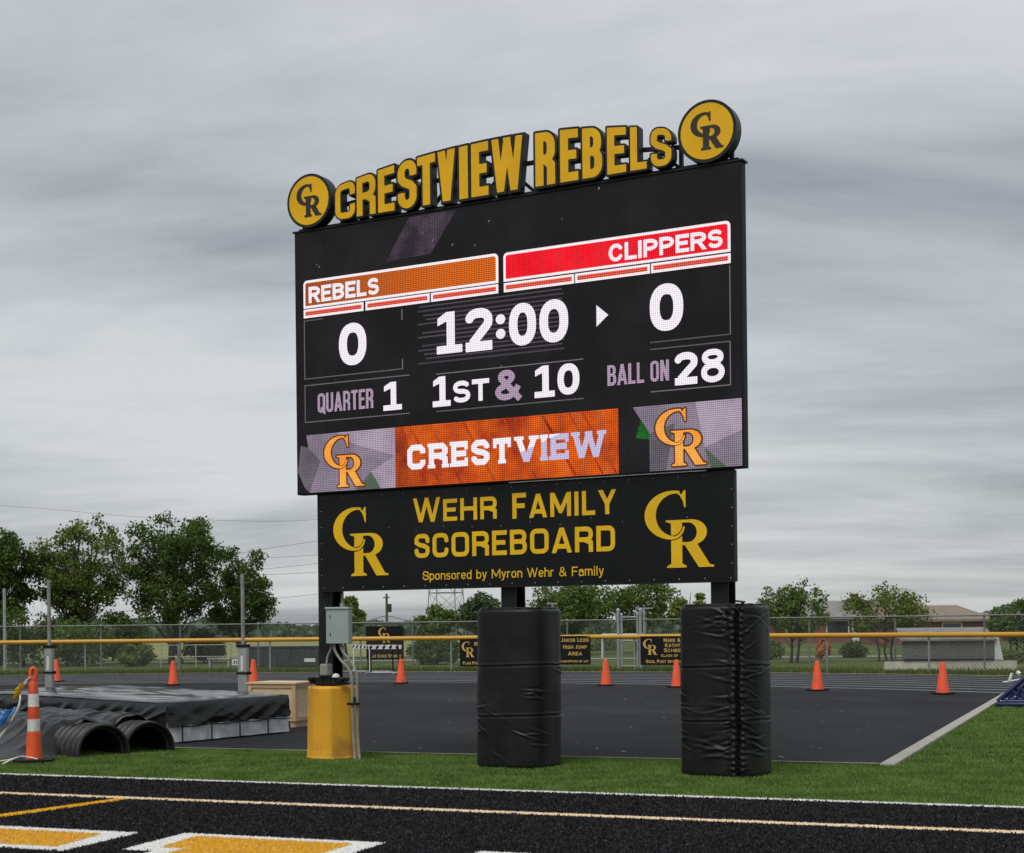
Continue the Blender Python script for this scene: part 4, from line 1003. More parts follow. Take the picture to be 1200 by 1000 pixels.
mb = MB(); text(mb, 'SCOREBOARD', -1.243, 1.426, 2.475, 2.765, YP0, YP1, .15, 70, **DIN); mb.build('lettering', M['gold_print'], pan)
mb = MB(); text(mb, 'Sponsored by Myron Wehr & Family', -1.130, 1.283, 2.205, 2.313, YP0, YP1, .12, 60, t=.125, r=.3, n=2.3); mb.build('lettering', M['gold_print'], pan)
for x0, x1, z0, z1 in ((-2.438, -1.632, 2.281, 3.131), (1.792, 2.602, 2.266, 3.118)):
    mb = MB(); monogram(mb, x0, x1, z0, z1, YP0, YP1, 130); mb.build('monogram', M['gold_print'], pan)

# header: frame of tubes, channel letters and two round emblems
def bar(mb, p, q, w=.045):
    p, q = Vector(p), Vector(q); d = q - p; Mx = d.to_track_quat('Z', 'Y').to_matrix()
    mb.box((p + q) / 2, (w, w, d.length), Mx)
fr = MB()
fr.box((0, .125, 6.653), (5.86, .05, .05))
xj = [-2.86, -2.28, -1.65, -1.0, -.33, .455, 1.10, 1.70, 2.26, 2.85]
zt = lambda u: 6.86 + .16 * max(0, 1 - (u / 2.6) ** 2)
for a, b_ in zip(xj[1:-1], xj[2:-1]): bar(fr, (a, .128, zt(a)), (b_, .128, zt(b_)), .044)
for u in xj: bar(fr, (u, .13, 6.68), (u, .13, zt(u) if abs(u) < 2.4 else 6.86), .042)
for i, (a, b_) in enumerate(zip(xj[1:-1], xj[2:-1])):
    m_ = (a + b_) / 2
    bar(fr, (m_, .135, zt(m_) - .01), (a + .03, .135, 6.68), .036); bar(fr, (m_, .135, zt(m_) - .01), (b_ - .03, .135, 6.68), .036)
for u in (-2.86, 2.85): fr.box((u, .12, 6.83), (.06, .06, .03))
fr.build('header_frame', M['black_steel'], SB)
LET = [('C', -2.255, -1.962, 7.118), ('R', -1.936, -1.661, 7.170), ('E', -1.623, -1.388, 7.215), ('S', -1.338, -1.071, 7.256), ('T', -1.059, -.807, 7.275), ('V', -.771, -.535, 7.293), ('I', -.476, -.359, 7.302), ('E', -.312, -.082, 7.308), ('W', -.036, .371, 7.312),
       ('R', .538, .791, 7.290), ('E', .857, 1.084, 7.272), ('B', 1.138, 1.383, 7.240), ('E', 1.446, 1.676, 7.197), ('L', 1.729, 1.924, 7.156), ('S', 1.976, 2.219, 7.098)]
def ztop(u): return 7.312 - .043 * ((u - .10) / 1.0) ** 2 + .0 * u
for ch, a, b_, zt_ in LET:
    z0 = 6.678 if ch in 'VW' else 6.672; H_ = zt_ - z0 - .012; t_ = .172 if ch not in 'I' else (b_ - a) / H_
    if ch == 'W': t_ = .158
    w_ = (b_ - a) / H_
    st = dict(t=t_, r=.17, n=2.1)
    slope_z = lambda u, z, a=a, H_=H_, z0=z0: (a + u * H_, z0 + z * H_ + (ztop(a + u * H_) - ztop((a + b_) / 2)) * max(0, min(z, 1)))
    mb = MB(); mb.loops(gl(ch, w_, .046, 90, **st), -.052, .066, slope_z)
    hl = mb.build('header_letter', M['letter_side'], SB)
    mb = MB(); mb.loops(gl(ch, w_, 0.0, 90, **st), -.057, -.0525, slope_z)
    mb.build('letter_face', M['gold'], hl)
for cu, cz_, r0, r1 in ((-2.658, 6.970, .335, .30), (2.633, 6.967, .338, .303)):
    circ = lambda r: [(cu + r * math.cos(2 * math.pi * k / 72), cz_ + r * math.sin(2 * math.pi * k / 72)) for k in range(72)]
    mb = MB(); mb.loops([circ(r0)], -.052, .105); em = mb.build('round_emblem', M['letter_side'], SB, smooth=40)
    mb = MB(); mb.loops([circ(r1)], -.056, -.0525); mb.build('emblem_face', M['gold'], em)
    mb = MB(); monogram(mb, cu - .178, cu + .182, cz_ - .195, cz_ + .20, -.0595, -.0565, 90, .018); mb.build('monogram', mat('dark_print', (.02, .014, .010), .5), em)

# electrical box, conduits and clamp on the post at the footing
eb = MB(); eb.box((-2.375, .10, 1.665), (.29, .18, .44), Matrix.Rotation(R_(20), 3, 'Z')); eb.box((-2.375, .097, 1.885), (.312, .20, .03), Matrix.Rotation(R_(20), 3, 'Z'))
ebo = eb.build('electrical_box', M['grey_box'], SB, bevel=.008)
mb = MB(); mb.box((-2.43, -.008, 1.78), (.010, .02, .05)); mb.box((-2.43, -.008, 1.56), (.010, .02, .05)); mb.build('hinge', M['cab'], ebo)
mb = MB(); mb.tube([(-2.37, .165, 1.895), (-2.37, .165, 2.6)], .018, 8); mb.lathe([(.032, 0), (.032, .05)], 8, (-2.37, .165, 1.90)); mb.build('riser_conduit', M['conduit'], ebo, smooth=50)
def smooth_path(pts, k=6):
    P = [Vector(p) for p in pts]; out = []
    for i in range(len(P) - 1):
        p0, p1, p2, p3 = P[max(i - 1, 0)], P[i], P[i + 1], P[min(i + 2, len(P) - 1)]
        for j in range(k):
            t = j / k; out.append(.5 * ((2 * p1) + (p2 - p0) * t + (2 * p0 - 5 * p1 + 4 * p2 - p3) * t * t + (3 * p1 - p0 - 3 * p2 + p3) * t ** 3))
    return out + [P[-1]]
for pts, r in (([(-2.46, .06, 1.45), (-2.47, .05, 1.38), (-2.51, .03, 1.28), (-2.515, .02, 1.20)], .013), ([(-2.42, .06, 1.45), (-2.41, .05, 1.36), (-2.32, .05, 1.24), (-2.21, .05, 1.14), (-2.165, .06, 1.02), (-2.16, .06, .80), (-2.155, .06, .40), (-2.115, .04, .02)], .018),
                ([(-2.35, .08, 1.45), (-2.32, .08, 1.36), (-2.22, .09, 1.24), (-2.14, .09, 1.14), (-2.115, .10, 1.02), (-2.115, .10, .80), (-2.11, .10, .30), (-2.06, .06, .01)], .016)):
    mb = MB(); mb.tube(smooth_path(pts), r, 8); mb.build('conduit', M['conduit'], ebo, smooth=60)
mb = MB(); mb.box((-2.56, .07, 1.12), (.125, .12, .15)); mb.build('outlet_box', M['conduit'], SB, bevel=.02)
mb = MB()
mb.box((-2.54, .09, 1.0), (.50, .05, .05)); mb.box((-2.56, .09, .955), (.30, .07, .04)); mb.box((-2.60, .26, .935), (.30, .32, .03))
for u in (-2.77, -2.31):
    mb.tube([(u, .0, 1.0), (u, .18, 1.0)], .028, 8); mb.box((u, .09, .98), (.07, .07, .07))
for u in (-2.62, -2.50): mb.tube([(u, .06, .93), (u, .06, 1.05)], .016, 8)
mb.build('base_clamp', M['black_steel'], SB)
mb = MB(); mb.lathe([(.05, 0), (.048, .02), (.03, .04), (.004, .05)], 12, (-2.42, .08, 1.026)); mb.build('conduit_cap', M['white'], SB, smooth=50)
mb = MB(); mb.box((-2.15, .07, .70), (.13, .10, .03)); mb.box((-2.10, .02, .74), (.03, .02, .10)); mb.build('conduit_clamp', M['black_steel'], ebo)

# ------------------------------------------------------------------ footing and pads
def sbp(u, y, z=0): return SB.matrix_basis @ Vector((u, y, z))
SBM = Matrix.Translation(SB.location) @ Matrix.Rotation(R_(-28.8), 4, 'Z')
def sbp(u, y, z=0): return SBM @ Vector((u, y, z))
mb = MB(); prof = [(.352, 0), (.338, .04), (.330, .12), (.322, .5), (.318, .88), (.312, .905), (.29, .915), (.05, .918)]
mb.lathe(prof, 8)
ft = mb.build('concrete_footing', M['yellow'], bevel=.02); ft.location = sbp(-2.60, .26); ft.rotation_euler = (0, 0, R_(-28.8 + 31))
tag(ft, 'yellow painted eight sided concrete footing under the scoreboard post', 'footing')

def pad(name, u, seam_x, wr, seed, label, lean=0.0, big=.0):
    """foam post pad: one dense closed surface; seams, lacing gathers and folds are real displacement"""
    r = random.Random(seed); A, Bx, Hh = .455 + big, .40 + big, 1.84
    nth, nz = 300, 210
    th = np.linspace(0, 2 * np.pi, nth, endpoint=False); e_ = 2 / 3.1
    cx, cy = np.sign(np.cos(th)) * np.abs(np.cos(th)) ** e_, np.sign(np.sin(th)) * np.abs(np.sin(th)) ** e_
    px_, py_ = A * cx, Bx * cy
    seg = np.hypot(np.diff(np.r_[px_, px_[0]]), np.diff(np.r_[py_, py_[0]])); s = np.r_[0, np.cumsum(seg)[:-1]]; per = seg.sum()
    z = np.linspace(0, 1, nz); z = Hh * z
    S, Z = np.meshgrid(s, z); D = np.zeros_like(S)
    front = int(np.argmin(np.hypot(px_ - seam_x, py_ + Bx))) if wr else 0
    def wd(s0): d = (S - s0 + per / 2) % per - per / 2; return d
    for zc in (.60, 1.18):                         # the two horizontal seams
        zz = Z - zc + .012 * np.sin(S * 3 + seed)
        D -= .008 * np.exp(-(zz / .009) ** 2); D += .005 * np.exp(-((zz - .018) / .014) ** 2)
    sf = s[int(np.argmin(np.hypot(px_ - 0, py_ + Bx)))]
    if wr:
        s0 = s[front]; d = wd(s0) + .006 * np.sin(Z * 9) + .004 * np.sin(Z * 31)
        D -= .050 * np.exp(-(d / .011) ** 2); D += .020 * np.exp(-((np.abs(d) - .045) / .024) ** 2) * (1 + .35 * np.sin(Z * 95 + d * 20))
        D -= .018 * np.exp(-((d + .105) / .010) ** 2)
        for k in range(46):
            side = r.choice((-1, -1, -1, 1)); zk = r.uniform(.12, 1.74); ln = r.uniform(.14, .48); sl = r.uniform(-.32, .5) * (1 if zk > .9 else -.6); am = r.uniform(.004, .013); wdt = r.uniform(.010, .022)
            dd = d * side; line = zk + sl * (dd - .08) + .03 * np.sin(dd * 9 + k)
            env = np.clip((dd - .05) / .05, 0, 1) * np.exp(-(np.maximum(dd, 0) / ln) ** 2.5)
            D += am * env * (np.exp(-((Z - line) / wdt) ** 2) - .7 * np.exp(-((Z - line - 1.7 * wdt) / wdt) ** 2))
        for k in range(14):
            zk = r.uniform(.05, 1.8); D += .012 * np.exp(-((Z - zk) / .02) ** 2) * np.exp(-((np.abs(d) - .06) / .045) ** 2)
    for k in range(20 if wr else 26):              # loose creases elsewhere
        sk, zk = (sf + r.choice((-.42, -.38, -.33, .4, .44)) + r.uniform(-.06, .06), r.choice((.28, .42, .5, .7, .75, .82, .9)) + r.uniform(-.03, .03)) if k < 16 else (r.uniform(0, per), r.uniform(.1, 1.7))
        d = wd(sk); sl = r.uniform(-.6, .25); ln = r.uniform(.05, .14); wdt = r.uniform(.008, .016)
        D += r.uniform(.005, .011) * np.exp(-(d / ln) ** 2) * (np.exp(-((Z - zk - sl * d) / wdt) ** 2) - .6 * np.exp(-((Z - zk - sl * d - .022) / wdt) ** 2))
    D += .006 * np.sin(S * 4.1 + Z * 2.2 + seed) * np.sin(Z * 3.1 + 1)
    edge = np.minimum(Z, Hh - Z); rnd = np.clip(1 - edge / .045, 0, 1); D -= .035 * rnd ** 2.5
    nx, ny = np.gradient(py_), -np.gradient(px_); nl = np.hypot(nx, ny); nx, ny = nx / nl, ny / nl
    X = px_[None, :] + nx[None, :] * D; Y = py_[None, :] + ny[None, :] * D
    f = 1 + .02 * (1 - Z / Hh); X = X * f + lean * (1 - Z / Hh); Y = Y * f
    V = np.stack([X, Y, Z], -1).reshape(-1, 3)
    i = np.arange(nz - 1)[:, None] * nth; j = np.arange(nth)[None, :]
    Q = np.stack([i + j, i + (j + 1) % nth, i + nth + (j + 1) % nth, i + nth + j], -1).reshape(-1, 4)
    root = empty(name, sbp(u + .03, .17), R_(-28.8), label, 'post pad', 'black pads round the scoreboard posts')
    np_mesh('cover', V, Q, M['vinyl'], root, smooth=True)
    # padded top with a welt round its rim
    mb = MB(); top = (nz - 1) * nth; ringp = [Vector(V[top + k]) for k in range(0, nth, 3)]
    rows = []
    for q, dz in ((1.0, 0), (.975, .014), (.93, .020), (.8, .016), (.4, .008), (.14, .004)): rows.append([Vector((p.x * q, p.y * q, Hh - .004 + dz + .004 * math.sin(k * .7) * (q > .8))) for k, p in enumerate(ringp + ringp[:1])])
    mb.grid(rows); mb.build('top_cover', M['vinyl'], root, smooth=80)
    mb = MB(); mb.tube([(p.x * .985, p.y * .985, Hh + .004 + .004 * math.sin(k * .9)) for k, p in enumerate(ringp + ringp[:1])], .011, 6, False)
    mb.build('welt', M['vinyl'], root, smooth=80)
    if wr:
        mb = MB()
        mb.tube([(seam_x + (.034 if k % 2 else -.034), -Bx - .020, zz) for k, zz in enumerate(np.arange(.06, 1.83, .04))], .005, 5)
        for q in range(1): mb.tube([(seam_x, -Bx * .98, 1.8), (seam_x + .05, -Bx * .92, Hh + .03), (seam_x - .05, -Bx * .86, Hh + .045), (seam_x + .07, -Bx * .84, Hh + .03), (seam_x + .02, -Bx * .8, Hh + .012)], .011, 5); 0 and mb.tube(smooth_path([(seam_x + r.uniform(-.05, .05), -Bx * .9 + r.uniform(-.03, .05), Hh), (seam_x + r.uniform(-.06, .06), -Bx * .9 + r.uniform(-.03, .05), Hh + .045), (seam_x + r.uniform(-.06, .08), -Bx * .8 + r.uniform(-.03, .05), Hh + .01)], 4), .009, 5)
        mb.build('lacing', M['vinyl'], root, smooth=60)
    return root
pad('post_pad', .11, 0, False, 3, 'smooth black foam pad round the middle scoreboard post', lean=-.02)
pad('post_pad', 2.665, .29, True, 9, 'wrinkled black foam pad laced up its front, round the right scoreboard post')

# ------------------------------------------------------------------ cones along the bend
def cone_thing(i, p, label):
    if i == 0:
        root = empty('traffic_cone', p, 0, label, 'cone', 'orange cones along the track')
        mb = MB(); mb.lathe([(.148, .03), (.140, .06), (.058, .68), (.052, .70), (.045, .712), (.02, .712), (.02, .69)], 24); mb.build('cone_body', M['orange'], root, smooth=40)
        mb = MB(); mb.loops([rrect(-.20, -.20, .20, .20, .04)], 0, .032); o = mb.build('base', M['rubber'], root)
        for v in o.data.vertices: v.co = Vector((v.co.x, v.co.z, .002 + (.032 - v.co.y)))
        o.data.flip_normals()
        return root
    c = copy_tree(cone_proto); c.location = p; c['label'] = label; return c
CON = [(470, 801, 'orange cone between the yellow footing and the smooth pad'), (710, 803.5, 'orange cone in the middle of the gap between the two black pads'), (793, 805.5, 'orange cone half hidden by the left side of the wrinkled pad'), (958, 809.5, 'orange cone just right of the wrinkled pad'),
       (1105, 813.5, 'orange cone in front of the dugout, nearest the blue sled'), (203, 803, 'orange cone behind the mat halfway between the two grey uprights'), (297, 801, 'orange cone touching the grey upright nearer the scoreboard'), (66, 799, 'orange cone touching the grey upright farther from the scoreboard')]
cone_proto = None
for i, (px, py, lb) in enumerate(CON):
    c = cone_thing(i, spot(px, py, .008), lb); c.rotation_euler = (0, 0, i * 1.3)
    if i == 0: cone_proto = c

# ------------------------------------------------------------------ landing mat, crate, uprights
dm1, dm2 = Vector((math.cos(R_(134)), math.sin(R_(134)), 0)), Vector((math.cos(R_(57.5)), math.sin(R_(57.5)), 0))
MO = Vector((-4.93, 21.9, 0)); L1_, L2_ = 6.2, 2.62
lm = empty('landing_mat', MO, 0, 'wide landing mat under a wrinkled dark cover, grey band round its foot', 'mat')
def mat_pt(a, b, z): return dm1 * a + dm2 * b + Vector((0, 0, z))
def side_sheet(path, zt, zb, amp, n, rows, seed, out, plen=3.0):
    """a hanging edge of the cover, with folds: path(t) in plan, out = outward direction"""
    P = []
    for j in range(rows + 1):
        f = j / rows; r = []
        for i in range(n + 1):
            t = i / n; p = path(t)
            u_ = t * plen; w = mnoise.noise(Vector((u_ * 1.3 + seed, f * .9, seed))) * .7 + .7 * max(-.2, 1 - abs(mnoise.noise(Vector((u_ * 1.5 + f * 1.1, f * .5, seed + 9)))) * 4.5) + .12 * max(0, 1 - abs(mnoise.noise(Vector((u_ * 2.6 - f * 2.0, f * 1.0, seed + 3)))) * 6)
            o = .03 + 1.35 * amp * w * min(1, .05 + f * 1.2) * (1 - .25 * f)
            zz = zt + (zb - zt) * f + (.02 * mnoise.noise(Vector((t * 14, 2, seed))) if f > .95 else 0)
            r.append(p + out(t) * (o - .05 * (1 - f) ** 6) + Vector((0, 0, zz - .03 * (1 - min(1, f * 8)) * 0)))
        P.append(r)
    return P
HM = .64
n1_, n2_ = (-dm2), (-dm1)
mb = MB(); NN, MMM = 60, 40
def topz(a, b): return HM - .045 * (math.exp(-a / .06) + math.exp(-b / .06) + math.exp(-(L2_ - b) / .06)) + .018 * mnoise.noise(Vector((a * 1.1, b * 1.4, 3))) + .02 * math.sin(math.pi * min(1, max(0, a / L1_))) + .014 * (1 - abs(mnoise.noise(Vector((a * .8 + b * 1.1, b * 2.6, 8)))) * 3) - .02
mb.grid([[mat_pt(L1_ * i / NN, L2_ * j / MMM * 1.0, topz(L1_ * i / NN, L2_ * j / MMM)) for i in range(NN + 1)] for j in range(MMM, -1, -1)])
mb.build('cover_top', M['matcover'], lm, smooth=70); mb = MB(); HS = HM - .04
mb.grid([[p for p in row] for row in side_sheet(lambda t: dm1 * (L1_ * (1 - t)), HS, .265, .045, 220, 24, 1, lambda t: n1_, 6.2)])
mb.grid([[p for p in row] for row in side_sheet(lambda t: dm2 * (L2_ * t), HS, .265, .048, 120, 24, 5, lambda t: n2_, 2.6)])
mb.grid([[p for p in row] for row in side_sheet(lambda t: dm2 * L2_ + dm1 * (L1_ * t), HS, .265, .05, 60, 10, 7, lambda t: dm2)])
bm_ = mb.build('cover_skirt', M['matskirt'], lm, smooth=75)
mb = MB()
def slab_sheet(n0, n1, ln, nrm, seed, pathf):
    mb.grid([[pathf(t / n0) + nrm * (.0 + .05 * mnoise.noise(Vector((t / n0 * 16, f * 1.5, seed))) ) + Vector((0, 0, .32 - .295 * f)) for t in range(n0 + 1)] for f in np.linspace(0, 1, n1)])
slab_sheet(90, 6, 0, n1_, 2, lambda t: dm1 * (L1_ * (1 - t))); slab_sheet(60, 6, 0, n2_, 6, lambda t: dm2 * (L2_ * t)); slab_sheet(30, 4, 0, dm2, 9, lambda t: dm2 * L2_ + dm1 * (L1_ * t))
mb.build('base_cover', M['matbase'], lm, smooth=70)
mb = MB()
for t in (.10, .33, .56, .80): mb.tube([dm2 * (L2_ * t) + n2_ * .05 + Vector((0, 0, z + 0)) for z in (.30, .16, .03)], .011, 6)
for t in (.05, .2, .35, .5): mb.tube([dm1 * (L1_ * t) + n1_ * .05 + Vector((0, 0, z)) for z in (.30, .16, .03)], .011, 6)
mb.tube([dm2 * (L2_ * t) + n2_ * (.055 + .01 * math.sin(t * 40)) + Vector((0, 0, .245 + .01 * math.sin(t * 25))) for t in np.linspace(0, 1, 60)], .008, 5)
mb.tube([dm1 * (L1_ * t) + n1_ * (.055 + .01 * math.sin(t * 50)) + Vector((0, 0, .245 + .01 * math.sin(t * 35))) for t in np.linspace(0, 1, 90)], .008, 5)
mb.build('strap', M['rubber'], lm, smooth=60)
mb = MB()
for t in np.linspace(.03, .97, 7): mb.box(dm1 * (L1_ * .5) + dm2 * (L2_ * t) + Vector((0, 0, .02)), (L1_ * .97, .09, .035), Matrix.Rotation(R_(134), 3, 'Z'))
mb.build('pallet', M['rubber'], lm)

cr_ = empty('wooden_crate', spot(347, 853), R_(-24), 'pale wooden crate with a flat lid behind the dark mat', 'crate')
mb = MB(); mb.box((-.47, .35, .41), (.90, .66, .60)); mb.build('side_panel', M['wood'], cr_)
mb = MB(); mb.box((-.47, .35, .732), (.98, .74, .028)); mb.build('lid', M['wood'], cr_)
for x in (-.90, -.04):
    for y in (.03, .67): mb = MB(); mb.box((x, y, .41), (.07, .07, .612)); mb.build('corner_batten', M['wood2'], cr_)
for z in (.14, .69):
    mb = MB(); mb.box((-.47, .012, z), (.94, .022, .07)); mb.build('batten', M['wood2'], cr_)
    mb = MB(); mb.box((-.008, .35, z), (.022, .60, .07)); mb.build('batten', M['wood2'], cr_)
for x in (-.85, -.47, -.08): mb = MB(); mb.box((x, .35, .05), (.09, .66, .10)); mb.build('skid', M['wood2'], cr_)

def upright(px, top, split, d, label, wid):
    p = far(px, top, d); zt_, zs = p.z, far(px, split, d).z
    root = empty('jump_upright', (p.x, d, 0), R_(-20), label, 'upright', 'grey jump uprights')
    mb = MB(); mb.box((0, 0, .04), (.75, .55, .03)); mb.box((0, 0, .075), (.25, .25, .05)); mb.build('base', M['steel'], root, bevel=.01)
    mb = MB(); mb.box((0, 0, (zs + .1) / 2), (wid, .09, zs - .1)); mb.build('lower_post', M['steel'], root, bevel=.006)
    mb = MB(); mb.tube([(0, 0, zs - .1), (0, 0, zt_)], .033, 10); mb.build('upper_pole', M['conduit'], root, smooth=50)
    mb = MB(); mb.box((0, 0, zs), (wid + .04, .12, .05)); mb.box((0, 0, zs - .47), (wid + .05, .12, .035)); mb.box((wid * .75, -.02, zs - .47), (.06, .05, .05)); mb.build('collar', M['cab'], root)
    mb = MB(); mb.box((-.0, -.048, zs - .30), (.05, .006, .26)); mb.build('height_scale', M['white'], root)
    return root
upright(57, 680, 758, 28.0, 'grey telescopic upright at the far left of the dark mat', .15)
upright(284, 673, 757, 26.5, 'grey telescopic upright at the crate end of the dark mat', .17)

# ------------------------------------------------------------------ half pipes, tarp, delineator, rope and pennants
pn, pc = Vector((math.cos(R_(-49)), math.sin(R_(-49)), 0)), Vector((math.sin(R_(49)), math.cos(R_(49)), 0))
pa = -pn
def arch(q, r, x, k=28):
    """profile of the pipe at distance x back from the opening: feet on the ground, round top"""
    o = []
    for i in range(k + 1):
        a = math.pi * (1 - i / k); s = r * math.cos(a); z = .06 + (r * 1.0) * math.sin(a)
        o.append(q + pc * s + pa * x + Vector((0, 0, z)))
    return [q + pc * (-r) + pa * x] + o + [q + pc * r + pa * x]
def half_pipe(q, length, label):
    root = empty('drain_pipe', q, 0, label, 'drain pipe', 'black half pipes on the turf')
    mb = MB(); rows = []; x = 0.0
    prof = [(0, .338), (0, .362), (.05, .366), (.062, .355), (.085, .292)]
    while x < length:
        x0 = x + .06; x0 += .03; prof += [(x0, .292), (x0 + .03, .352), (x0 + .045, .366), (x0 + .085, .366), (x0 + .10, .352), (x0 + .125, .292)]; x += .165
    for xx, rr in prof: rows.append(arch(Vector((0, 0, 0)), rr, xx))
    mb.grid(rows); mb.build('shell', M['pipe'], root, smooth=35)
    mb = MB(); rows = [arch(Vector((0, 0, 0)), .337 if k_ == 0 else .285, xx) for k_, xx in enumerate(np.linspace(0.001, length, 24))]
    mb.grid([list(reversed(r)) for r in rows]); mb.build('lining', M['rubber'], root, smooth=60)
    return root
q1 = spot(122, 887); q2 = q1 + pc * .69 + pa * .05
half_pipe(q1, 3.2, 'ribbed black half pipe lying on the turf, nearer the orange post')
half_pipe(q2, 3.2, 'ribbed black half pipe lying beside the dark mat, its mouth nearer the scoreboard')
tp = empty('tarp', q1, 0, 'crumpled black tarp thrown over the backs of the two half pipes', 'tarp')
mb = MB(); rows = []
for i in range(91):
    f = i / 90; xx = .52 + f * 3.1; row = []
    for j in range(91):
        g_ = j / 90; s = -1.45 + g_ * 3.0
        h1 = max(0, .392 ** 2 - s ** 2) ** .5 + .06 if abs(s) < .405 else 0
        h2 = max(0, .405 ** 2 - (s - .69) ** 2) ** .5 + .06 if abs(s - .69) < .405 else 0
        hz = max(h1, h2)
        if .0 < s < .69: hz = max(hz, .345 + .03 * math.sin(s * 4))
        sp = max(0, -s - .25)
        hz = max(hz, .40 - (sp * 1.02) ** .8 * .62) if s < 0 else hz
        hz = max(hz, .012)
        nz_ = mnoise.noise(Vector((xx * 1.6, s * 2.0, 1))) * .035 + max(-.3, 1 - abs(mnoise.noise(Vector((xx * 2.1 + s * 1.2, s * 2.4, 5)))) * 5) * .026 + mnoise.noise(Vector((xx * 8, s * 7, 2))) * .014
        if s < -.15 and xx < 1.2: hz *= max(.05, min(1, (xx - .52 + .25 * (s + .45)) * 2.2))
        hz += nz_ * min(1, hz * 3 + .12) + .02
        if i == 0: hz -= .03
        edge = .12 * mnoise.noise(Vector((s * 3, 7, 7))) * (1 - f) + (.0 if s > -.6 else (s + .6) * -.12)
        row.append(pa * (xx + edge) + pc * s + Vector((0, 0, max(.012, hz))))
    rows.append(row)
mb.grid([list(reversed(r)) for r in rows]); mb.build('tarp_sheet', M['tarp'], tp, smooth=80)

dl = empty('delineator_post', spot(40, 894), R_(10), 'orange delineator post with two white bands on a black base', 'delineator')
mb = MB(); mb.loops([rrect(-.235, -.235, .235, .235, .10)], 0, .045); o = mb.build('base', M['rubber'], dl)
for v in o.data.vertices: v.co = Vector((v.co.x, v.co.z, .004 + (.045 - v.co.y)))
o.data.flip_normals()
mb = MB(); mb.lathe([(.104, .04), (.098, .12), (.084, .38), (.076, .385), (.070, .60), (.065, .80), (.058, .98), (.054, 1.0), (.040, 1.03)], 28); mb.build('post_body', M['orange2'], dl, smooth=35)
mb = MB(); mb.lathe([(.0785, .395), (.0745, .545)], 28); mb.build('white_band', M['reflect'], dl, smooth=35)
mb = MB(); mb.lathe([(.0700, .70), (.0660, .86)], 28); mb.build('white_band', M['reflect'], dl, smooth=35)
mb = MB(); mb.tube([(.0, 0, 1.0), (.0, 0, 1.05)], .05, 12); mb.tube([(.035 * math.cos(a) * 1.0, .0, 1.11 + .07 * math.sin(a)) for a in np.linspace(-.9, math.pi + .9, 16)], .024, 8); mb.build('handle', M['orange2'], dl, smooth=60)
dp = Vector(dl.location)
def vec(px, py, d): return far(px, py, d)
rp_ = MB()
for k in (0, 1):
    rp_.tube(smooth_path([dp + Vector((-.02, -.06, 1.07)), dp + Vector((-.15, -.02, .92 + .01 * k)), vec(22, 826 + 3 * k, 19.0), vec(2, 862 - 2 * k, 19.2), vec(-40, 898 - 4 * k, 19.3), vec(-90, 897, 19.6)], 7), .011, 6)
rp_.tube(smooth_path([dp + Vector((.08, -.12, .055)), dp + Vector((-.10, -.14, .09)), dp + Vector((-.18, -.24, .07)), dp + Vector((-.28, -.36, .015))], 6), .011, 6)
rp_.tube(smooth_path([dp + Vector((-.12, -.13, .09)), dp + Vector((-.28, -.16, .05)), dp + Vector((-.55, -.05, .015)), dp + Vector((-.8, .1, .012))], 6), .011, 6)
tag(rp_.build('rope', M['rope'], None, smooth=60), 'white doubled rope slung from the orange delineator post', 'rope')
def pennant(c, d1, d2, m, label):
    mb = MB(); rows = []
    for i in range(13):
        f = i / 12; rows.append([c + d1 * (j / 8 - .5) * (1 - .55 * f) + d2 * f + Vector((0, .05 * math.sin(j * 1.1 + f * 4), .015 * math.sin(j * 2 + f * 6))) for j in range(9)])
    mb.grid(rows); o = mb.build('pennant', m, None, smooth=80)
    s = o.modifiers.new('thickness', 'SOLIDIFY'); s.thickness = .003
    return tag(o, label, 'pennant', 'pennants tied on the rope')
pennant(dp + Vector((-.14, -.05, .98)), Vector((.17, 0, .13)), Vector((-.05, -.02, -.17)), M['flag_y'], 'yellow pennant crumpled on the rope at the top of the orange post')
pennant(dp + Vector((-.03, .06, .98)), Vector((.06, .02, .10)), Vector((-.04, 0, -.32)), M['flag_g'], 'dark green pennant hanging down behind the orange post')
pennant(vec(8, 832, 19.1), Vector((.20, .05, .06)), Vector((-.05, -.02, -.19)), M['flag_b'], 'blue pennant on the rope at the left edge of the photo')

# ------------------------------------------------------------------ blocking sled at the right edge
sl = empty('blocking_sled', spot(1173, 829), R_(-22), 'navy blue tube framed sled at the right edge of the photo', 'sled')
mb = MB(); mb.box((.75, .5, .06), (1.7, 1.1, .07)); mb.build('skid_plate', M['blue'], sl, bevel=.02)
mb = MB(); mb.box((.75, .5, .012), (1.6, 1.0, .022)); mb.build('runner', M['rubber'], sl)
for y in (0, .95):
    mb = MB()
    mb.tube([(-.06, y, .11), (.42, y, .55), (1.4, y, .85)], .045, 10); mb.tube([(.0, y, .11), (1.5, y, .11)], .04, 10)
    for x in (.10, .24, .38, .54, .72, .9): mb.tube([(x, y, .11), (x + .12, y, .27 + x * .5)], .026, 8); mb.tube([(x + .12, y, .27 + x * .5), (x + .24, y, .11)], .026, 8)
    mb.build('side_frame', M['blue'], sl, smooth=50)
for x, z in ((.2, .36), (.42, .56), (.9, .70), (1.35, .84)):
    mb = MB(); mb.tube([(x, 0, z), (x, .95, z)], .03, 8); mb.build('cross_tube', M['blue'], sl, smooth=50)
mb = MB(); mb.tube([(.10, .8, .46), (.15, .82, .62)], .03, 8); mb.tube([(.24, .82, .64), (.30, .80, .60)], .04, 8); mb.tube([(-.02, .8, .44), (.10, .8, .46), (.4, .82, .52)], .018, 6); mb.build('grip', M['white'], sl, smooth=50)
mb = MB()
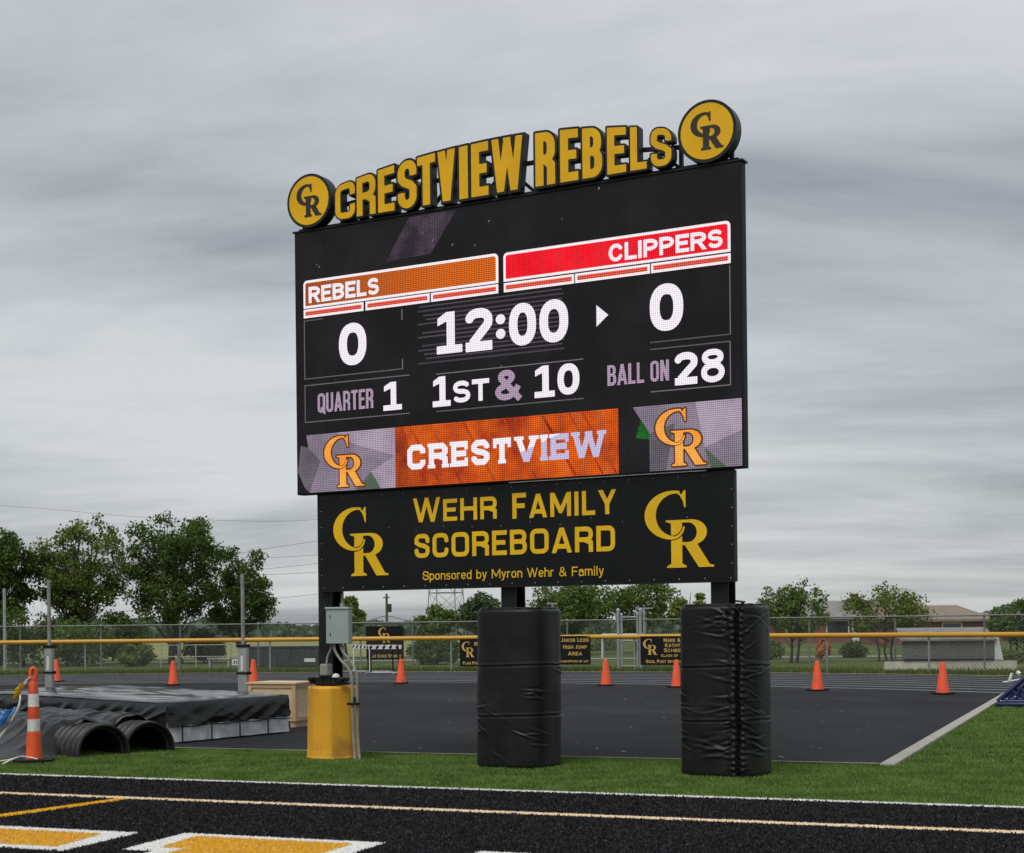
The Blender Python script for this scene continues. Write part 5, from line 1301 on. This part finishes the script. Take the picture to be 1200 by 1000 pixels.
for x in (.0, .12, .26, .45): mb.lathe([(.018, 0), (.012, .02)], 6, (x, -.05, .12 + x * .3))
mb.build('bolt', M['steel'], sl)

# ------------------------------------------------------------------ hurdles by the fence
def hurdle(p, rz, w, label, first=None):
    root = empty('hurdle', p, rz, label, 'hurdle', 'track hurdles parked by the fence')
    mb = MB(); mb.box((0, 0, .94), (w, .025, .13)); mb.build('top_board', M['white'], root)
    mb = MB()
    for k in range(5): mb.box((-w / 2 + w * (k + .5) / 5 - .02, -.0145, .94), (w / 14, .003, .125), Matrix.Rotation(R_(38), 3, 'Y'), 1.0)
    mb.build('board_stripe', M['cab'], root)
    for s in (-1, 1):
        mb = MB(); mb.tube([(s * w * .42, 0, .06), (s * w * .42, 0, .92)], .028, 8); mb.build('upright', M['cab'] if abs(rz) < .5 else M['white'], root, smooth=50)
        mb = MB(); mb.tube([(s * w * .42, 0, .05), (s * w * .42, -.62, .05)], .03, 8); mb.build('foot', M['steel'], root, smooth=50)
    mb = MB(); mb.tube([(-w * .42, 0, .06), (w * .42, 0, .06)], .025, 8); mb.build('cross_bar', M['steel'], root, smooth=50)
    return root
hurdle(spot(451, 790.5), R_(-14), 1.2, 'hurdle with a striped white board standing before the largest sponsor sign')
hurdle(spot(446, 789), R_(-20), 1.15, 'hurdle standing close behind another before the largest sponsor sign')
hurdle(spot(424, 788.5), R_(-38), .95, 'white framed hurdle with a checked board next to the conduits on the post')
# ------------------------------------------------------------------ buildings and things beyond the fence
def gable(name, c, rz, w, d, hw, hr, wallm, roofm, label, wins=(), hip=0.0, chim=False, door=None):
    root = empty(name, c, rz, label, 'house', 'low houses beyond the trees')
    mb = MB(); mb.box((0, 0, hw / 2), (w, d, hw)); mb.build('wall', wallm, root)
    e_ = .4; mb = MB(); a, b_ = w / 2 + e_, d / 2 + e_; k = hip * w / 2
    vs = [(-a, -b_, hw), (a, -b_, hw), (a, b_, hw), (-a, b_, hw), (-a + k, 0, hr), (a - k, 0, hr), (-a, -b_, hw - .16), (a, -b_, hw - .16), (a, b_, hw - .16), (-a, b_, hw - .16)]
    mb.add(vs, [(0, 1, 5, 4), (2, 3, 4, 5), (1, 2, 5), (3, 0, 4), (6, 7, 1, 0), (7, 8, 2, 1), (8, 9, 3, 2), (9, 6, 0, 3), (9, 8, 7, 6)])
    rf = mb.build('roof', roofm, root)
    if chim: mb = MB(); mb.box((chim, .3, hr + .1), (.6, .6, .9)); mb.build('chimney', M['brick'], rf)
    for (x, z, ww, hh) in wins:
        mb = MB(); mb.box((x, -d / 2 - .02, z), (ww + .16, .06, hh + .16)); wf = mb.build('window', M['white'], root)
        mb = MB(); mb.box((x, -d / 2 - .056, z), (ww, .012, hh)); mb.build('pane', M['glass'], wf)
    if door:
        mb = MB(); mb.box((door, -d / 2 - .03, 1.0), (1.0, .08, 2.0)); mb.build('door', M['white'], root)
    return root
p = far(985, 750, 120); gable('house', (p.x, 124, 0), R_(-6), 11.0, 8, 2.0, 3.35, M['brick'], M['roof_grey'], 'grey roofed house glimpsed between the two trees right of the wrinkled pad', [(-3, 1.2, 1.4, 1.0), (0.2, 1.2, 1.6, 1.0), (3.2, 1.2, 1.2, 1.0)], chim=2.0, door=1.8)
p = far(1098, 750, 105); gable('house', (p.x, 109, 0), R_(-4), 7.6, 7, 1.75, 2.75, M['brick'], M['roof_brown'], 'brown roofed brick house above the dugout roof', [(-1.8, 1.0, 1.2, .9), (1.4, 1.0, 1.2, .9)], hip=.45)
p = far(1158, 750, 118); gable('house', (p.x, 122, 0), R_(-4), 6.6, 6, 1.55, 2.25, M['brick'], M['roof_brown'], 'low brown roofed house farthest right, past the dugout', [(-1.2, .9, 1.2, .8), (1.2, .9, 1.2, .8)])
# dugout
p = far(1113, 780, 50.5); dg = empty('dugout', (p.x, 50.5, 0), R_(-6), 'low dugout with grey board siding on a pale block wall behind the fence', 'dugout')
mb = MB()
for k in range(8): mb.box((-.05 + (.0), .02 - .006 * (k % 2), .42 + .085 * k), (2.95, .03, .081))
mb.build('siding', M['siding'], dg)
mb = MB(); mb.sheet([(-1.6, -.12, 1.05), (1.5, -.12, 1.05), (1.42, 1.5, 1.42), (-1.5, 1.5, 1.42)]); mb.sheet([(-1.5, 1.5, 1.36), (1.42, 1.5, 1.36), (1.5, -.12, .99), (-1.6, -.12, .99)]); mb.sheet([(-1.6, -.12, .99), (1.5, -.12, .99), (1.5, -.12, 1.05), (-1.6, -.12, 1.05)]); mb.sheet([(1.5, -.12, .99), (1.42, 1.5, 1.36), (1.42, 1.5, 1.42), (1.5, -.12, 1.05)]); mb.build('roof', M['roof_grey'], dg)
mb = MB(); mb.add([(1.44, -.03, .34), (1.72, -.03, .34), (1.56, -.03, 1.10), (1.44, -.03, 1.10), (1.44, .12, .34), (1.72, .12, .34), (1.56, .12, 1.10), (1.44, .12, 1.10)], [(0, 1, 2, 3), (7, 6, 5, 4), (1, 5, 6, 2), (0, 3, 7, 4), (3, 2, 6, 7), (0, 4, 5, 1)]); mb.build('side_post', M['white'], dg)
mb = MB(); mb.box((.02, .1, .17), (4.25, .28, .34)); mb.build('block_wall', M['block'], dg)
mb = MB(); mb.box((-.05, -.06, .37), (2.9, .05, .05)); mb.box((.0, .1, .345), (4.3, .3, .015)); mb.build('wall_cap', M['cab'], dg)
# dark green skip and park furniture at the left, beyond the fence
p = spot(322, 786); dk = empty('metal_skip', (p.x, 64, 0), R_(-12), 'long dark green metal skip behind the fence, left of the scoreboard post', 'skip')
mb = MB(); mb.box((0, .4, .44), (3.9, 1.2, .80)); mb.build('body', M['green_metal'], dk, bevel=.02)
mb = MB(); mb.box((0, .4, .855), (4.0, 1.3, .05)); mb.build('rim', M['green_metal'], dk)
mb = MB(); mb.box((.85, -.215, .30), (.52, .02, .15)); mb.build('plate', M['white'], dk)
for x in np.linspace(-1.8, 1.8, 7):
    mb = MB(); mb.box((x, -.215, .45), (.06, .03, .75)); mb.build('rib', M['green_metal'], dk)
sgn = empty('number_board', far(276, 784, 60), R_(-12), 'small white number board by the grey upright, behind the fence', 'sign'); sgn.location.z = .33
mb = MB(); mb.box((0, 0, 0), (.28, .02, .24)); mb.build('board', M['white'], sgn)
mb = MB(); text(mb, '35', -.09, .09, -.06, .06, -.0145, -.0105, .2, 40, t=.2, r=1.0); mb.build('lettering', M['cab'], sgn)
mb = MB()
for x in (-.1, .1): mb.tube([(x, .02, -.32), (x, .02, .1)], .012, 6)
mb.build('stake', M['steel'], sgn)
wr_ = empty('pipe_railing', (far(245, 780, 66).x, 66, 0), R_(-12), 'thin pale pipe railing between the trees and the fence', 'railing')
for z in (.45, .95): mb = MB(); mb.tube([(-2.2, 0, z), (2.6, 0, z)], .022, 6); mb.build('rail', M['concrete'], wr_, smooth=50)
for x in (-2.2, -.6, 1.0, 2.6): mb = MB(); mb.tube([(x, 0, 0), (x, 0, 1.0)], .025, 6); mb.build('post', M['concrete'], wr_, smooth=50)
bn = empty('park_bench', (far(258, 783, 63).x, 63, 0), R_(-8), 'low pale bench behind the fence beside the grey upright', 'bench')
mb = MB(); mb.box((0, 0, .42), (1.0, .35, .05)); mb.build('seat', M['concrete'], bn)
for x in (-.4, .4): mb = MB(); mb.box((x, 0, .2), (.06, .3, .39)); mb.build('leg', M['concrete'], bn)
# goal frame far away
gl_ = empty('goal_frame', (far(752, 780, 74).x, 74, 0), R_(-10), 'white goal frame on the grass behind the wire gate', 'goal')
mb = MB(); mb.tube([(-1.9, 0, 0), (-1.9, 0, 1.15), (.05, 0, 1.15), (.05, 0, 0)], .05, 8); mb.build('front_frame', M['white'], gl_, smooth=50)
mb = MB()
for x in (-1.9, .05): mb.tube([(x, 0, 1.15), (x, 1.0, 0), (x, 0, .02)], .03, 6)
mb.build('back_stay', M['white'], gl_, smooth=50)
# poles
def light_pole(px, top, d, label, cross=.0, r=.045, base='light_pole', arm=0):
    p = far(px, top, d); root = empty(base, (p.x, d, 0), 0, label, 'pole')
    mb = MB(); mb.tube([(0, 0, 0), (0, 0, p.z)], [r * 1.2, r], 10); mb.build('shaft', M['steel'], root, smooth=50)
    if cross: mb = MB(); mb.box((0, 0, p.z + .02), (cross, .07, .06)); mb.build('cross_arm', M['steel'], root)
    return root
light_pole(5, 690, 62, 'plain grey pole near the left edge of the photo', 0, .06)
light_pole(754.6, 713.5, 68, 'pale T shaped pole behind the wire gate', .75, .045, 'training_pole')
light_pole(647, 708, 74, 'pale cross topped pole just behind the smooth pad', .5, .035, 'training_pole')
light_pole(898, 688, 75, 'thin pale pole among the leaves of the open rounded tree', 0, .045)
up = empty('utility_pole', (far(453, 700, 112).x, 112, 0), 0, 'brown utility pole with a transformer, seen below the sponsor panel', 'utility pole')
ph_ = far(453, 696, 112).z
mb = MB(); mb.tube([(0, 0, 0), (0, 0, ph_)], [.12, .085], 10); mb.build('shaft', M['pole'], up, smooth=50)
mb = MB(); mb.tube([(.22, -.1, ph_ - 1.35), (.22, -.1, ph_ - .75)], .15, 12); mb.build('transformer', M['green_metal'], up, smooth=50)
mb = MB(); mb.box((0, -.12, ph_ - .28), (.5, .07, .08)); mb.build('cross_arm', M['pole'], up)
# lattice tower
T0 = far(523, 740, 150); tw_ = empty('lattice_tower', (T0.x, 150, 0), R_(20), 'steel lattice power tower rising behind the sponsor panel', 'tower')
def tcorner(k, z): h_ = 1.55 - .045 * z; return Vector(((-1, 1, 1, -1)[k] * h_, (-1, -1, 1, 1)[k] * h_, z))
mb = MB()
for k in range(4): mb.tube([tcorner(k, 0), tcorner(k, 26)], .055, 5)
mb.build('leg', M['lattice'], tw_)
mb = MB(); zs_ = [0, 2.5, 4.9, 7.2, 9.4, 11.5, 13.5, 15.5, 17.5, 19.5, 21.5, 23.5, 26]
for z0, z1 in zip(zs_[:-1], zs_[1:]):
    for k in range(4):
        a, b_ = k, (k + 1) % 4
        mb.tube([tcorner(a, z0), tcorner(b_, z1)], .024, 4); mb.tube([tcorner(b_, z0), tcorner(a, z1)], .024, 4); mb.tube([tcorner(a, z1), tcorner(b_, z1)], .045, 4)
mb.build('bracing', M['lattice'], tw_)
mb = MB()
for z in (17.5, 21.5, 25.5): mb.tube([(-4.2, 0, z), (4.2, 0, z)], .09, 6)
mb.build('cross_arm', M['lattice'], tw_)
# cables of the power line, hanging from the tower off to the left
def cable(pts, r, label):
    mb = MB(); mb.tube(smooth_path(pts, 8), r, 5); tag(mb.build('power_cable', M['cable'], None, smooth=60), label, 'cable', 'overhead power cables')
for k, (ya, yb, lb) in enumerate(((634, 660, 'topmost of the thin power cables left of the scoreboard'), (652, 656, 'second power cable down, level, left of the scoreboard'), (661, 677, 'third power cable down left of the scoreboard'), (672, 676, 'fourth power cable down left of the scoreboard'), (697, 712, 'lowest power cable left of the scoreboard, near the fence rail'))):
    cable([far(400, ya - 4, 150), far(330, (ya * .75 + yb * .25), 150), far(200, yb, 150), far(40, yb + 10, 150), far(-150, yb + 4, 150)], .016, lb)
cable([far(-60, 588, 120), far(60, 597, 120), far(180, 607, 120), far(330, 611, 120), far(420, 604, 120)], .011, 'long thin cable crossing the sky over the left trees')
cable([far(400, 732, 112), far(430, 728.5, 112), far(453, 722, 112), far(480, 728, 112), far(540, 735, 112), far(600, 737, 112)], .022, 'slack cable crossing at the brown utility pole')
